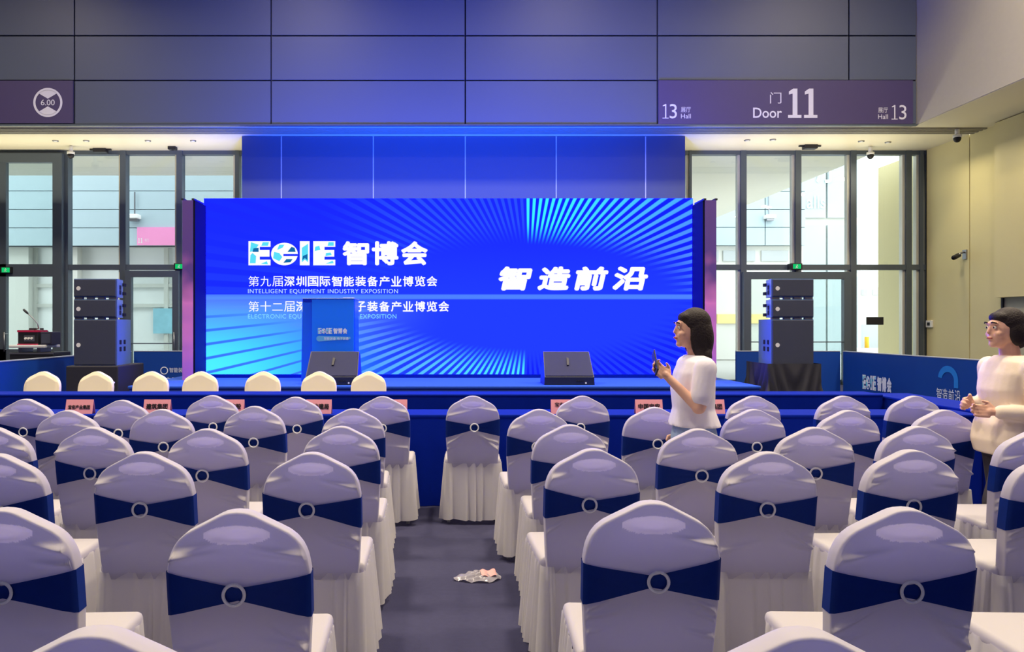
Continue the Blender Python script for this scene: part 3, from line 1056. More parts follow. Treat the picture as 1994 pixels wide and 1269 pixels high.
pts = [(x0_ + rr - rr * math.sin(PI * k / n), -0.046, (z0_ + z1_) / 2 + rr * math.cos(PI * k / n)) for k in range(n + 1)]
MB().poly(pts + [(x1_, -0.046, z0_ + rr * .8), (x1_, -0.046, z1_ - rr * .4)]).build('ribbon', mat('ribbon_cyan', srgb(90, 165, 225), 0.5), t)
mb = MB()
write(mb, '智能装备 电子装备', (X(632, d) - ox, -0.05, Z(662, d) - oz), UX, UZ, X(680, d) - X(632, d), 0.045)
mb.build('ribbon_lettering', M_BARTXT, t)
mb = MB().tube([(0.1, 0.3, ht + 0.02), (0.1, 0.3, ht + 0.12), (0.06, 0.4, ht + 0.2)], 0.006, 8)
bk = MB().box(X(667, d) - ox, X(688, d) - ox, 0.05, 0.3, ht + 0.02, ht + 0.03).build('paper_sheet', M_WHITE, None, loc=(X(640, d), d, SH))
tag(bk, 'white paper lying on top of the blue lectern', 'paper')

# ------------------------------------------------------------------ printed barriers round the event area
BH = 1.0
XBL, XBR, YBB = -6.48, 7.9, 15.6


def barrier(label, p0, p1, nrm):
    p0, p1 = Vector(p0), Vector(p1)
    L = (p1 - p0).length
    t = thing('printed_barrier', label, 'barrier', ((p0 + p1) / 2)[:] , math.atan2(p1.y - p0.y, p1.x - p0.x))
    MB().box(-L / 2, L / 2, -0.03, 0.03, 0, BH - 0.015).build('printed_panel', M_BARRIER, t)
    MB().box(-L / 2, L / 2, -0.035, 0.035, BH - 0.015, BH).build('top_rail', mat('pale_rail', srgb(190, 200, 215), 0.4, metal=0.4), t)
    mb = MB()
    k = int(L // 2)
    for i in range(k + 1):
        x = -L / 2 + 0.1 + i * (L - 0.2) / max(k, 1)
        mb.box(x - 0.04, x + 0.04, -0.28 * nrm - 0.0, 0, 0, 0.02) if nrm > 0 else mb.box(x - 0.04, x + 0.04, 0, 0.28, 0, 0.02)
    mb.build('foot', M_STEEL, t)
    return t


barrier('blue printed barrier along the left side, below the mixing gear', (XBL, 15.5, 0), (XBL, 6.8, 0), -1)
tb = barrier('short blue printed barrier between left speaker stack and screen', (XBL + 0.05, YBB, 0), (-5.0, YBB, 0), -1)
mb = MB()
cxb = (XBL + 0.05 - 5.0) / 2
mb = MB()
write(mb, '智能装备', (X(331, YBB) - cxb, -0.036, 0.56), UX, UZ, 0.36, 0.1)
mb.build('lettering', M_BARTXT, tb)
mb = MB()
write(mb, '电子装备', (X(324, YBB) - cxb, -0.036, 0.34), UX, UZ, 0.48, 0.13, bold=0.01)
mb.build('lettering', M_BARTXT, tb)
mb = MB()
mb.grid(lambda u, v: (X(321, YBB) - cxb + (0.06 + 0.02 * v) * math.cos(2 * PI * u), -0.036, 0.6 + (0.06 + 0.02 * v) * math.sin(2 * PI * u)), 20, 2, wrapu=True)
mb.build('ring_emblem', M_BARTXT, tb)
barrier('blue printed barrier behind the right speaker stack, below the double door', (5.75, YBB, 0), (XBR - 0.05, YBB, 0), -1)
tr = barrier('blue printed barrier along the right side with white logo and arc', (XBR, 15.5, 0), (XBR, 5.6, 0), -1)
L0 = (15.5 + 5.6) / 2          # local x = L0 - Y
mb, mc, md = MB(), MB(), MB()
dA, dB = XBR * F / (1683 - VX), XBR * F / (1740 - VX)
logo(mb, mc, md, (L0 - dA, -0.036, 0.3), UX, UZ, dA - dB, 0.27, (0, -1, 0))
dA, dB = XBR * F / (1828 - VX), XBR * F / (1876 - VX)
for i, ch in enumerate('智造前沿'):
    write(mb, ch, (L0 - dA + i * (dA - dB) / 4, -0.036, 0.30), UX, UZ, (dA - dB) / 4 * 0.86, 0.2, bold=0.0)
mb.build('lettering', M_BARTXT, tr)
mc.build('logo_land', MATS['print_cyan'], tr)
md.build('logo_shade', MATS['print_blue'], tr)
mb = MB()
ac = L0 - XBR * F / (1850 - VX)
R0 = 0.15
mb.grid(lambda u, v: (ac + (R0 + 0.1 * v) * math.cos(PI * (0.95 - 0.95 * u)), -0.036, 0.64 + (R0 - 0.02 + 0.1 * v) * math.sin(PI * (0.95 - 0.95 * u))), 30, 2)
mb.box(ac + R0, ac + R0 + 0.1, -0.037, -0.035, 0.53, 0.64)
mb.build('arc_emblem', mat('arc_blue', srgb(30, 120, 215), 0.5), tr)

# ------------------------------------------------------------------ sound desk gear behind the left barrier
d = 12.9
cx = X(60, d)
rc = thing('equipment_case', 'black equipment case behind the left barrier, under the mixing desk', 'case', (cx, d, 0))
MB().bbox(X(18, d) - cx, X(104, d) - cx, 0, 0.6, 0.04, Z(686, d), 0.02).build('body', M_BLACK, rc)
MB().box(X(18, d) - cx, X(104, d) - cx, -0.012, 0.0, Z(690, d), Z(687, d)).build('edge_trim', M_STEEL, rc)
mb = MB()
for x in (-0.28, 0.28):
    for y in (0.08, 0.52):
        mb.tube([(x - 0.02, y, 0.035), (x + 0.02, y, 0.035)], 0.035, 10)
mb.build('caster', M_BLACK, rc)
ds = thing('mixing_desk', 'pale mixing desk slab on the black equipment case', 'mixing desk', (cx, d, Z(686, d)))
h1 = Z(672, d) - Z(686, d)
MB().bbox(X(18, d) - cx, X(88, d) - cx, -0.02, 0.5, h1 - 0.05, h1, 0.012).build('surface', mat('desk_grey', srgb(200, 202, 206), 0.4), ds)
mb = MB()
for x in (X(36, d) - cx, X(72, d) - cx):
    mb.box(x - 0.03, x + 0.03, 0.05, 0.4, 0, h1 - 0.05)
mb.build('foot', M_STEEL, ds)
zz_ = Z(672, d)
am = thing('amplifier', 'red-edged black amplifier box on the mixing desk', 'amplifier', (X(51, d), d + 0.05, zz_))
MB().bbox(-0.17, 0.17, 0, 0.35, 0.0, 0.24, 0.012).build('case', M_BLACK, am)
MB().box(-0.175, 0.175, -0.008, 0.3, 0.215, 0.25).box(-0.175, 0.175, -0.008, 0.0, 0.0, 0.02).build('red_edge', mat('red_trim', srgb(170, 30, 70), 0.45), am)
MB().box(-0.06, 0.12, -0.01, 0.0, 0.06, 0.16).build('front_panel', M_STEEL, am)
m_ = MB()
for x in (-0.03, 0.02, 0.07):
    m_.tube([(x, -0.03, 0.11), (x, -0.01, 0.11)], 0.018, 10)
m_.build('knob', M_WHITE, am)
bx = thing('monitor_box', 'dark blue-black box beside the red-edged amplifier', 'box', (X(86, d), d + 0.05, zz_ - 0.0))
MB().bbox(-0.09, 0.1, 0, 0.3, 0.0, 0.22, 0.01).build('case', mat('dark_box', srgb(40, 38, 60), 0.5), bx)
MB().box(-0.07, 0.08, -0.008, 0, 0.03, 0.19).build('front_mesh', M_GRILLE, bx)
gm = thing('gooseneck_microphone', 'gooseneck microphone rising above the red-edged amplifier', 'microphone', (X(62, d), d + 0.18, zz_ + 0.253))
MB().tube([(-0.08, 0, 0), (-0.08, 0, 0.03)], 0.06, 14).tube([(0.06, 0.02, 0), (0.06, 0.02, 0.03)], 0.03, 14).build('base', M_BLACK, gm)
MB().tube([(0.02, 0, 0.02), (0.0, 0, 0.1), (-0.08, 0, 0.2), (-0.17, 0, 0.28)], 0.009, 8).build('stem', M_STEEL, gm, True)
MB().tube([(-0.16, 0, 0.27), (-0.19, 0, 0.30), (-0.24, 0, 0.345)], [0.012, 0.02, 0.018], 10).build('capsule', M_BLACK, gm, True)
MB().tube([(-0.06, 0, 0.0), (0.02, 0, 0.025), (0.02, 0, 0.02)], 0.008, 8).build('cable', M_BLACK, gm)


# ------------------------------------------------------------------ draped tables
def draped_table(label, x0, x1, y0, y1, h):
    t = thing('draped_table', label, 'table', ((x0 + x1) / 2, (y0 + y1) / 2, 0))
    w2, d2 = (x1 - x0) / 2, (y1 - y0) / 2
    MB().bbox(-w2, w2, -d2, d2, h - 0.03, h, 0.01).build('table_top', M_CLOTH, t)
    L = x1 - x0
    n = int((L + 2 * (y1 - y0)) * 26)

    def fn(u, v):
        P = [(-w2, d2), (-w2, -d2), (w2, -d2), (w2, d2)]
        seg = [y1 - y0, L, y1 - y0]
        s = u * sum(seg)
        i = 0
        while i < 2 and s > seg[i]:
            s -= seg[i]
            i += 1
        f = min(1, s / seg[i])
        x = P[i][0] + (P[i + 1][0] - P[i][0]) * f
        y = P[i][1] + (P[i + 1][1] - P[i][1]) * f
        a = 0.010 * (1 - v) * (math.sin(u * (L + 1) * 34) + 0.6 * math.sin(u * (L + 1) * 13 + 1)) - 0.004
        nx, ny = ((-1, 0), (0, -1), (1, 0))[i]
        return (x + nx * a, y + ny * a, 0.005 + v * (h - 0.02))
    MB().grid(fn, n, 6).build('table_skirt', M_CLOTH, t, True)
    mb = MB()
    for i in range(max(2, int(L // 1.5) + 1)):
        x = -w2 + 0.12 + i * (L - 0.24) / max(1, int(L // 1.5))
        for y in (-d2 + 0.08, d2 - 0.06):
            mb.tube([(x, y, 0), (x, y, h - 0.03)], 0.014, 8)
    mb.build('leg_frame', M_STEEL, t)
    return t


TH = 0.762
draped_table('long navy draped table holding the pink name cards, facing the front chairs', -4.6, 4.42, 6.41, 6.84, TH)
draped_table('long navy draped table below the stage, with cream-lit chairs behind it', -6.2, 4.42, 7.89, 8.27, 0.80)
draped_table('navy draped side table joining the two long rows at the right', 4.44, 4.9, 6.41, 8.27, 0.78)

# pink name cards
cards = [(156, 778, 801, 53, '宝安产业集团', 'first from the left'), (307, 779, 800, 52, '建筑集团', 'second from the left'), (449, 776, 800, 54, '产业控股', 'third from the left, half behind a chair'),
         (621, 774, 798, 50, '市住建局', 'fourth from the left'), (766, 773, 798, 54, '装备协会', 'left of the aisle, behind a chair top'), (920, 772, 796, 49, '集团', 'straight ahead of the aisle'),
         (1099, 772, 796, 53, '宝安建筑集团', 'right of the aisle'), (1263, 774, 797, 53, '中国宝安', 'left of the walking person with the phone'), (1384, 776, 799, 52, '宝安集团', 'right of the walking person with the phone')]
for px, y0, y1, w_, s, lab in cards:
    d = 6.5
    t = thing('name_card', 'folded pink name card on the navy table, ' + lab, 'name card', (X(px, d), d, TH), group='pink name cards on the near table')
    hw = w_ / 2 * d / F
    h = 0.118
    mb = MB()
    prof = [(-0.03, 0), (0.0, h), (0.03, 0)]
    th = 0.002
    for a, b in ((prof[0], prof[1]), (prof[1], prof[2])):
        mb.prism([(-hw, a[0], a[1]), (hw, a[0], a[1]), (hw, b[0], b[1]), (-hw, b[0], b[1])], (0, th, 0))
    mb.build('card', M_PINK, t)
    up = Vector((0, 0.03, h)).normalized()
    m_ = MB()
    if len(s) == 6 and px > 900:
        write(m_, s[:4], Vector((-hw * .72, -0.03 - .003, 0)) + up * 0.062, UX, up, hw * 1.4, 0.036, bold=0.02)
        write(m_, s[4:], Vector((-hw * .35, -0.03 - .003, 0)) + up * 0.016, UX, up, hw * 0.7, 0.036, bold=0.02)
    else:
        write(m_, s, Vector((-hw * .8, -0.03 - .003, 0)) + up * 0.04, UX, up, hw * 1.6, 0.036 + 0.012 * (len(s) < 5), bold=0.025)
    m_.build('lettering', M_INK, t)

# ------------------------------------------------------------------ banquet chairs in stretch covers
CH = 0.975                 # height of the back
LEAN = 0.085
PROF = [(0.0, 0.0), (0.02, 0.0015), (0.035, 0.005), (0.05, 0.0115), (0.085, 0.03), (0.12, 0.048), (0.145, 0.062), (0.165, 0.079), (0.18, 0.099), (0.19, 0.12), (0.197, 0.142), (0.2025, 0.178)]


def top_at(x):
    x = abs(x)
    for (a, za), (b, zb) in zip(PROF, PROF[1:]):
        if x <= b:
            f = (x - a) / (b - a)
            return CH - (za + (zb - za) * f)
    return CH - PROF[-1][1]


def half_w(z):
    return 1.0 if z > 0.66 else 1.0 - 0.07 * (0.66 - z) / 0.23


def lean_y(z):
    return 0.0 - LEAN * max(0, z - 0.40) / (CH - 0.40)


TB = 0.029


def smooth01(x):
    x = max(0.0, min(1.0, x))
    return x * x * (3 - 2 * x)


def creases(x, z, seed):
    """pulls in the stretch fabric running in from the sides above and below the sash"""
    rnd = random.Random(seed)
    y = 0.0
    for k in range(9):
        side = rnd.choice((-1, 1))
        zc = rnd.choice((0.62, 0.60, 0.58, 0.56, 0.84, 0.83)) + rnd.uniform(-0.02, 0.02)
        sl = rnd.uniform(0.1, 0.75) * (1 if zc < 0.7 else -0.4)
        ln = rnd.uniform(0.08, 0.2)
        am = rnd.uniform(0.010, 0.022)
        wd = rnd.uniform(0.007, 0.013)
        dx = 0.2 - side * x
        if dx < 0 or dx > ln:
            continue
        zz = z - (zc - sl * dx * (-1 if zc < 0.7 else 1))
        y += am * math.exp(-(zz / wd) ** 2) * (1 - dx / ln) * smooth01(dx / 0.015)
    a = abs(x) / 0.2045                          # held flat under the sash
    return y * smooth01((abs(z - 0.737) - (0.026 + 0.047 * a)) / 0.012)


def pillow(x, z):
    """fullness of the padding, none along the seam"""
    e = min(top_at(x / half_w(z)) - z, 0.2025 * half_w(z) - abs(x))
    return smooth01(e / 0.05)


def rear_y(x, z, seed=0, sc=True):
    """rear face of the back (towards the viewer), local y"""
    f = pillow(x, z)
    y = lean_y(z) - TB - 0.007 * f
    dz = (CH - 0.066 - z) / 0.026               # hand-hold under the crown, fabric sinks in
    dd = 1 - (x / 0.09) ** 2 - dz * dz
    if dd > 0:
        y += 0.008 * smooth01(dd * 1.2)
    if sc:
        y -= creases(x, z, seed) * smooth01((0.2025 * half_w(z) - abs(x)) / 0.012)
    return y


def front_y(x, z):
    return lean_y(z) + TB + 0.012 * pillow(x, z)


def back_mesh(seed):
    """two padded faces joined by a flat rim with narrow rounded seams"""
    mb = MB()
    NU, NV = 73, 112
    ss = []
    for i in range(NU):
        l = -1 + 2 * i / (NU - 1)
        ss.append(0.55 * l + 0.45 * math.sin(l * PI / 2))
    zb = 0.43

    def pos(i, j, ins):
        x = ss[i] * 0.2025
        tj = 1 - (1 - j / (NV - 1)) ** 1.3
        z = zb + (top_at(x) - ins * 1.1 - zb) * tj
        return x * half_w(z) * (0.2025 - ins) / 0.2025, z
    for rear in (True, False):
        vs = []
        for j in range(NV):
            for i in range(NU):
                x, z = pos(i, j, 0.006)
                vs.append((x, rear_y(x, z, seed) if rear else front_y(x, z), z))
        mb.add(vs, [(j * NU + i, j * NU + i + 1, (j + 1) * NU + i + 1, (j + 1) * NU + i) for j in range(NV - 1) for i in range(NU - 1)])
    edge = [(0, j) for j in range(NV)] + [(i, NV - 1) for i in range(1, NU - 1)] + [(NU - 1, j) for j in range(NV - 1, -1, -1)]
    rings = []
    for ins, y in ((0.006, -1), (0.0022, -TB + 0.0012), (0.0005, -TB + 0.004), (0, -TB + 0.009), (0, 0), (0, TB - 0.009), (0.0018, TB - 0.002), (0.006, 1)):
        r = []
        for i, j in edge:
            x, z = pos(i, j, ins)
            r.append((x, rear_y(x, z, seed) if y == -1 else (front_y(x, z) if y == 1 else lean_y(z) + y), z))
        rings.append(r)
    n = len(edge)
    mb.add([q for r in rings for q in r], [(a * n + k, a * n + k + 1, (a + 1) * n + k + 1, (a + 1) * n + k) for a in range(len(rings) - 1) for k in range(n - 1)])
    me = mb.mesh('back_cover', M_COVER, True)
    me.materials.append(M_THIN)
    bm = bmesh.new()
    bm.from_mesh(me)
    bmesh.ops.remove_doubles(bm, verts=bm.verts[:], dist=0.0002)
    bmesh.ops.recalc_face_normals(bm, faces=bm.faces[:])
    for f in bm.faces:
        c = f.calc_center_median()
        dz = (CH - 0.066 - c.z) / 0.028
        if (c.x / 0.095) ** 2 + dz * dz < 1 and abs(f.normal.y) > 0.5:
            f.material_index = 1
    bm.to_mesh(me)
    bm.free()
    return me


def sash_mesh(tilt):
    """navy band pinched to the middle on the rear of the back, wrapped round to the front"""
    mb = MB()
    zc = 0.737
    n = 41

    def rear(u, v):
        x = (-1 + 2 * u) * 0.2045
        a = abs(x) / 0.2045
        hh = 0.019 + 0.047 * a ** 1.05
        z = zc + tilt * x - 0.006 * a + (v - 0.5) * 2 * hh
        xi = max(-0.199, min(0.199, x)) * half_w(z)
        y = rear_y(xi, z, 0, False) - 0.005 - 0.004 * (1 - a) + 0.0018 * math.sin(v * 16 + x * 14) * (1 - a) - 0.0
        if a > 0.985:
            y = lean_y(z) - TB + 0.004
        return (x * half_w(z), y, z)

    def front(u, v):
        x = (1 - 2 * u) * 0.2045
        z = zc + tilt * x - 0.006 + (v - 0.5) * 2 * 0.066
        a = abs(x) / 0.2045
        y = front_y(max(-0.19, min(0.19, x)), z) + 0.005
        if a > 0.985:
            y = lean_y(z) + TB - 0.004
        return (x * half_w(z), y, z)
    mb.grid(rear, n, 9)
    mb.grid(front, n, 9)
    for s in (0, 1):
        A = [rear(1 - s if s == 0 else 0, j / 8) for j in range(9)]
        B = [front(0 if s == 0 else 1, j / 8) for j in range(9)]
        mb.add(A + B, [(j, j + 1, 9 + j + 1, 9 + j) for j in range(8)])
    return mb.mesh('sash', M_SASH, True)


def ring_mesh(tilt, dx):
    mb = MB()
    zc = 0.737 + tilt * dx
    y0 = rear_y(dx, zc, 0, False) - 0.016
    mb.grid(lambda u, v: (dx + (0.0295 + 0.0050 * math.cos(2 * PI * v)) * math.cos(2 * PI * u), y0 + 0.004 * math.sin(2 * PI * v), zc + (0.0295 + 0.0050 * math.cos(2 * PI * v)) * math.sin(2 * PI * u)), 40, 9, wrapu=True)
    return mb.mesh('sash_ring', M_RING, True)


def seat_mesh():
    mb = MB().bbox(-0.215, 0.215, -0.005, 0.44, 0.435, 0.487, 0.022, 4)
    return mb.mesh('seat_cover', M_COVER, True)


def skirt_mesh(seed):
    rnd = random.Random(seed)
    ph = rnd.uniform(0, 6)
    NU = 300
    ya, yb, hx, rc_ = -0.034, 0.436, 0.207, 0.03
    per = [2 * (hx - rc_), yb - ya - 2 * rc_]
    wob = [rnd.uniform(-1, 1) for _ in range(24)]

    def fn(u, v):
        # once round a rounded rectangle
        segs = [('s', 2 * (hx - rc_), 0), ('c', PI / 2 * rc_, 0), ('s', yb - ya - 2 * rc_, 1), ('c', PI / 2 * rc_, 1), ('s', 2 * (hx - rc_), 2), ('c', PI / 2 * rc_, 2), ('s', yb - ya - 2 * rc_, 3), ('c', PI / 2 * rc_, 3)]
        tot = sum(s[1] for s in segs)
        s = u * tot
        for kd, ln, q in segs:
            if s <= ln + 1e-9:
                break
            s -= ln
        cs = [(hx - rc_, ya + rc_), (hx - rc_, yb - rc_), (-hx + rc_, yb - rc_), (-hx + rc_, ya + rc_)]
        st = [(-hx + rc_, ya), (hx, ya + rc_), (hx - rc_, yb), (-hx, yb - rc_)]
        dr = [(1, 0), (0, 1), (-1, 0), (0, -1)]
        nm = [(0, -1), (1, 0), (0, 1), (-1, 0)]
        if kd == 's':
            x, y = st[q][0] + dr[q][0] * s, st[q][1] + dr[q][1] * s
            nx, ny = nm[q]
        else:
            a = s / rc_
            nx = nm[q][0] * math.cos(a) + dr[q][0] * math.sin(a)
            ny = nm[q][1] * math.cos(a) + dr[q][1] * math.sin(a)
            x, y = cs[q][0] + nx * rc_, cs[q][1] + ny * rc_
        k = 1 - v                      # 0 at the waist, 1 at the hem
        w1 = u * 22 + 0.25 * math.sin(u * 40 + ph) + ph
        fr = w1 - math.floor(w1)
        saw = (fr if fr < 0.78 else (1 - fr) / 0.22 * 0.78) / 0.78          # a box pleat: slow rise, sharp fold back
        wv = wob[int(w1) % 24]
        am = 0.011 + 0.024 * k + 0.006 * wv * k
        o = 0.003 + am * saw + 0.014 * k
        tx, ty = -ny, nx
        sway = 0.012 * k * wv
        zl = 0.034 + 0.012 * (wv if wv > 0 else 0) + 0.006 * math.sin(u * 30 + ph)
        return (x + nx * o + tx * sway, y + ny * o + ty * sway, 0.46 - (0.46 - zl) * k)
    return MB().grid(fn, NU, 14, wrapu=True).mesh('chair_skirt', M_SKIRT, True)


def leg_mesh(sx, sy):
    x, y = sx * 0.185, 0.02 if sy < 0 else 0.40
    return MB().box(x - 0.0125, x + 0.0125, y - 0.0125, y + 0.0125, 0, 0.44).mesh('leg', M_STEEL)


M_FAR = mat('cream_lit_cover', srgb(252, 240, 208), 0.65, var=0.02, vscale=6, spec=0.2)  # paler copy of the cover: warm light on the far chairs put into colour
BACKS = [back_mesh(s) for s in (1, 2, 3, 4, 5)]
TILTS = [0.0, 0.03, -0.03, 0.05, -0.05]
DXS = [0.0, 0.012, -0.01, 0.016, -0.018]
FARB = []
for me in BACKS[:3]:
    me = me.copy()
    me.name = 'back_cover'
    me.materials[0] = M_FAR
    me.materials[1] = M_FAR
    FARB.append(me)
SASHES = [sash_mesh(tl) for tl in TILTS]
RINGS = [ring_mesh(tl, dx) for tl, dx in zip(TILTS, DXS)]
SEAT = seat_mesh()
SKIRTS = [skirt_mesh(s) for s in (1, 2, 3)]
LEGS = [leg_mesh(a, b) for a in (-1, 1) for b in (-1, 1)]


def inst(name, me, parent):
    o = bpy.data.objects.new(name, me)
    COL.objects.link(o)
    o.parent = parent
    return o


NCH = 0


def chair(px, py, label, group, rot=0.0, sash=True, d=None, flip=False):
    global NCH
    k = NCH
    NCH += 1
    if d is None:
        d = F * (HC - CH) / (py - VY)
    t = thing('banquet_chair', label, 'chair', (X(px, d), d + (LEAN if not flip else 0.0), 0), math.radians(rot) + (PI if flip else 0), group)
    i = (k * 3 + k // 5) % 5
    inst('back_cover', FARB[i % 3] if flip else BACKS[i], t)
    if sash:
        s = inst('sash', SASHES[i], t)
        inst('sash_ring', RINGS[i], s)
    inst('seat_cover', SEAT, t)
    inst('chair_skirt', SKIRTS[k % 3], t)
    for me in LEGS:
        inst('leg', me, t)
    return t


ROWS = [
    ('front row at the card table', [(745, 772), (575, 773), (413, 770), (237, 779), (50, 777)], [(921, 771), (1135, 771), (1468, 771), (1643, 771), (1781, 771)]),
    ('second row from the tables', [(686, 796), (495, 791), (314, 797), (132, 799)], [(1050, 797), (1276, 793), (1468, 797), (1651, 799), (1838, 798)]),
    ('third row from the tables', [(663, 830), (402, 835), (183, 832), (-15, 832)], [(1110, 827), (1361, 835), (1588, 832), (1785, 830), (2020, 838)]),
    ('fourth row from the tables', [(606, 881), (278, 880), (-8, 884)], [(1153, 874), (1497, 880), (1774, 876), (2062, 884)]),
    ('fifth row from the tables', [(462, 993), (5, 990)], [(1272, 976), (1764, 989), (2216, 990)]),
    ('rearmost row at the bottom edge', [(180, 1226)], [(1568, 1228)]),
]
ORD = ('nearest the aisle', 'second from the aisle', 'third from the aisle', 'fourth from the aisle', 'fifth from the aisle')
rot_r = random.Random(3)
for row, left, right in ROWS:
    for side, lst in (('left', left), ('right', right)):
        for i, (px, py) in enumerate(lst):
            o_ = ORD[i] if 'rearmost' not in row else 'only its top showing'
            chair(px, py, 'white chair, navy sash, %s, %s on %s' % (row, o_, side), 'white covered chairs with navy sashes', rot_r.uniform(-3, 3) * (0.3 if 'front' in row else 1))
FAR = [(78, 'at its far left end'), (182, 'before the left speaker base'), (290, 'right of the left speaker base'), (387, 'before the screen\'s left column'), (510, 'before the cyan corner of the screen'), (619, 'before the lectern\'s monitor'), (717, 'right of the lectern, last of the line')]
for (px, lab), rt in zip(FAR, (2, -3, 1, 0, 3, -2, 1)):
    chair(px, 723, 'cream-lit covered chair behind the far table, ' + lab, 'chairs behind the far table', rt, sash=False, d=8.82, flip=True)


# ------------------------------------------------------------------ people
def remesh(mb, name, m, parent, voxel, it=3, fac=0.5):
    me = mb.mesh(name, m)
    o = bpy.data.objects.new(name, me)
    COL.objects.link(o)
    r = o.modifiers.new('r', 'REMESH')
    r.mode = 'VOXEL'
    r.voxel_size = voxel
    s = o.modifiers.new('s', 'SMOOTH')
    s.factor = fac
    s.iterations = it
    dg = bpy.context.evaluated_depsgraph_get()
    m2 = bpy.data.meshes.new_from_object(o.evaluated_get(dg))
    m2.name = name
    bpy.data.objects.remove(o)
    bpy.data.meshes.remove(me)
    if not m2.materials:
        m2.materials.append(m)
    for p in m2.polygons:
        p.use_smooth = True
    q = bpy.data.objects.new(name, m2)
    COL.objects.link(q)
    q.parent = parent
    return q


def limb(mb, pts, rad, n=14):
    """tapered limb with round joints"""
    mb.tube(pts, rad, n)
    for p, r in zip(pts, rad):
        mb.ell(p, (r, r, r), 12, 8)
    return mb


def loft(mb, secs, n=24, px=2.4):
    """closed loft of super-ellipse sections (centre x, centre y, z, half-x, half-y)"""
    rings = []
    for cx_, cy_, z, rx, ry in secs:
        r = []
        for k in range(n):
            t = 2 * PI * k / n
            c, s = math.cos(t), math.sin(t)
            r.append((cx_ + rx * math.copysign(abs(c) ** (2 / px), c), cy_ + ry * math.copysign(abs(s) ** (2 / px), s), z))
        rings.append(r)
    vs = [p for r in rings for p in r]
    fs = [(i * n + k, i * n + (k + 1) % n, (i + 1) * n + (k + 1) % n, (i + 1) * n + k) for i in range(len(secs) - 1) for k in range(n)]
    fs += [tuple(range(n)), tuple((len(secs) - 1) * n + k for k in range(n))]
    return mb.add(vs, fs)


def hand(mb, wrist, dirv, side, curl=0.6):
    """palm, four unequal bent fingers and a thumb; dirv points along the palm, side towards the thumb"""
    w_, a, s = Vector(wrist), Vector(dirv).normalized(), Vector(side).normalized()
    s = (s - a * s.dot(a)).normalized()
    nrm = a.cross(s).normalized()
    limb(mb, [w_, w_ + a * 0.03], [0.022, 0.024], 10)
    for k in range(4):
        b = w_ + a * 0.03 + s * (0.027 - 0.018 * k)
        mb.tube([b, b + a * 0.05], 0.0125, 8)
    for k, ln in enumerate((0.068, 0.076, 0.07, 0.054)):
        b = w_ + a * 0.085 + s * (0.030 - 0.020 * k) + a * (-0.006 if k in (0, 3) else 0)
        p = [b - a * 0.02, b]
        ang = 0.25 * curl
        q = b
        for f in (0.45, 0.3, 0.25):
            dv = a * math.cos(ang) - nrm * math.sin(ang)
            q = q + dv * ln * f
            p.append(q)
            ang += 0.75 * curl
        limb(mb, p, [0.0095, 0.0093, 0.0088, 0.008, 0.007], 8)
    b = w_ + a * 0.02 + s * 0.026
    limb(mb, [b, b + (s * 0.7 + a * 0.6).normalized() * 0.035, b + (s * 0.7 + a * 0.6).normalized() * 0.035 + (a + s * 0.1 - nrm * 0.5 * curl).normalized() * 0.03], [0.013, 0.0105, 0.0085], 8)


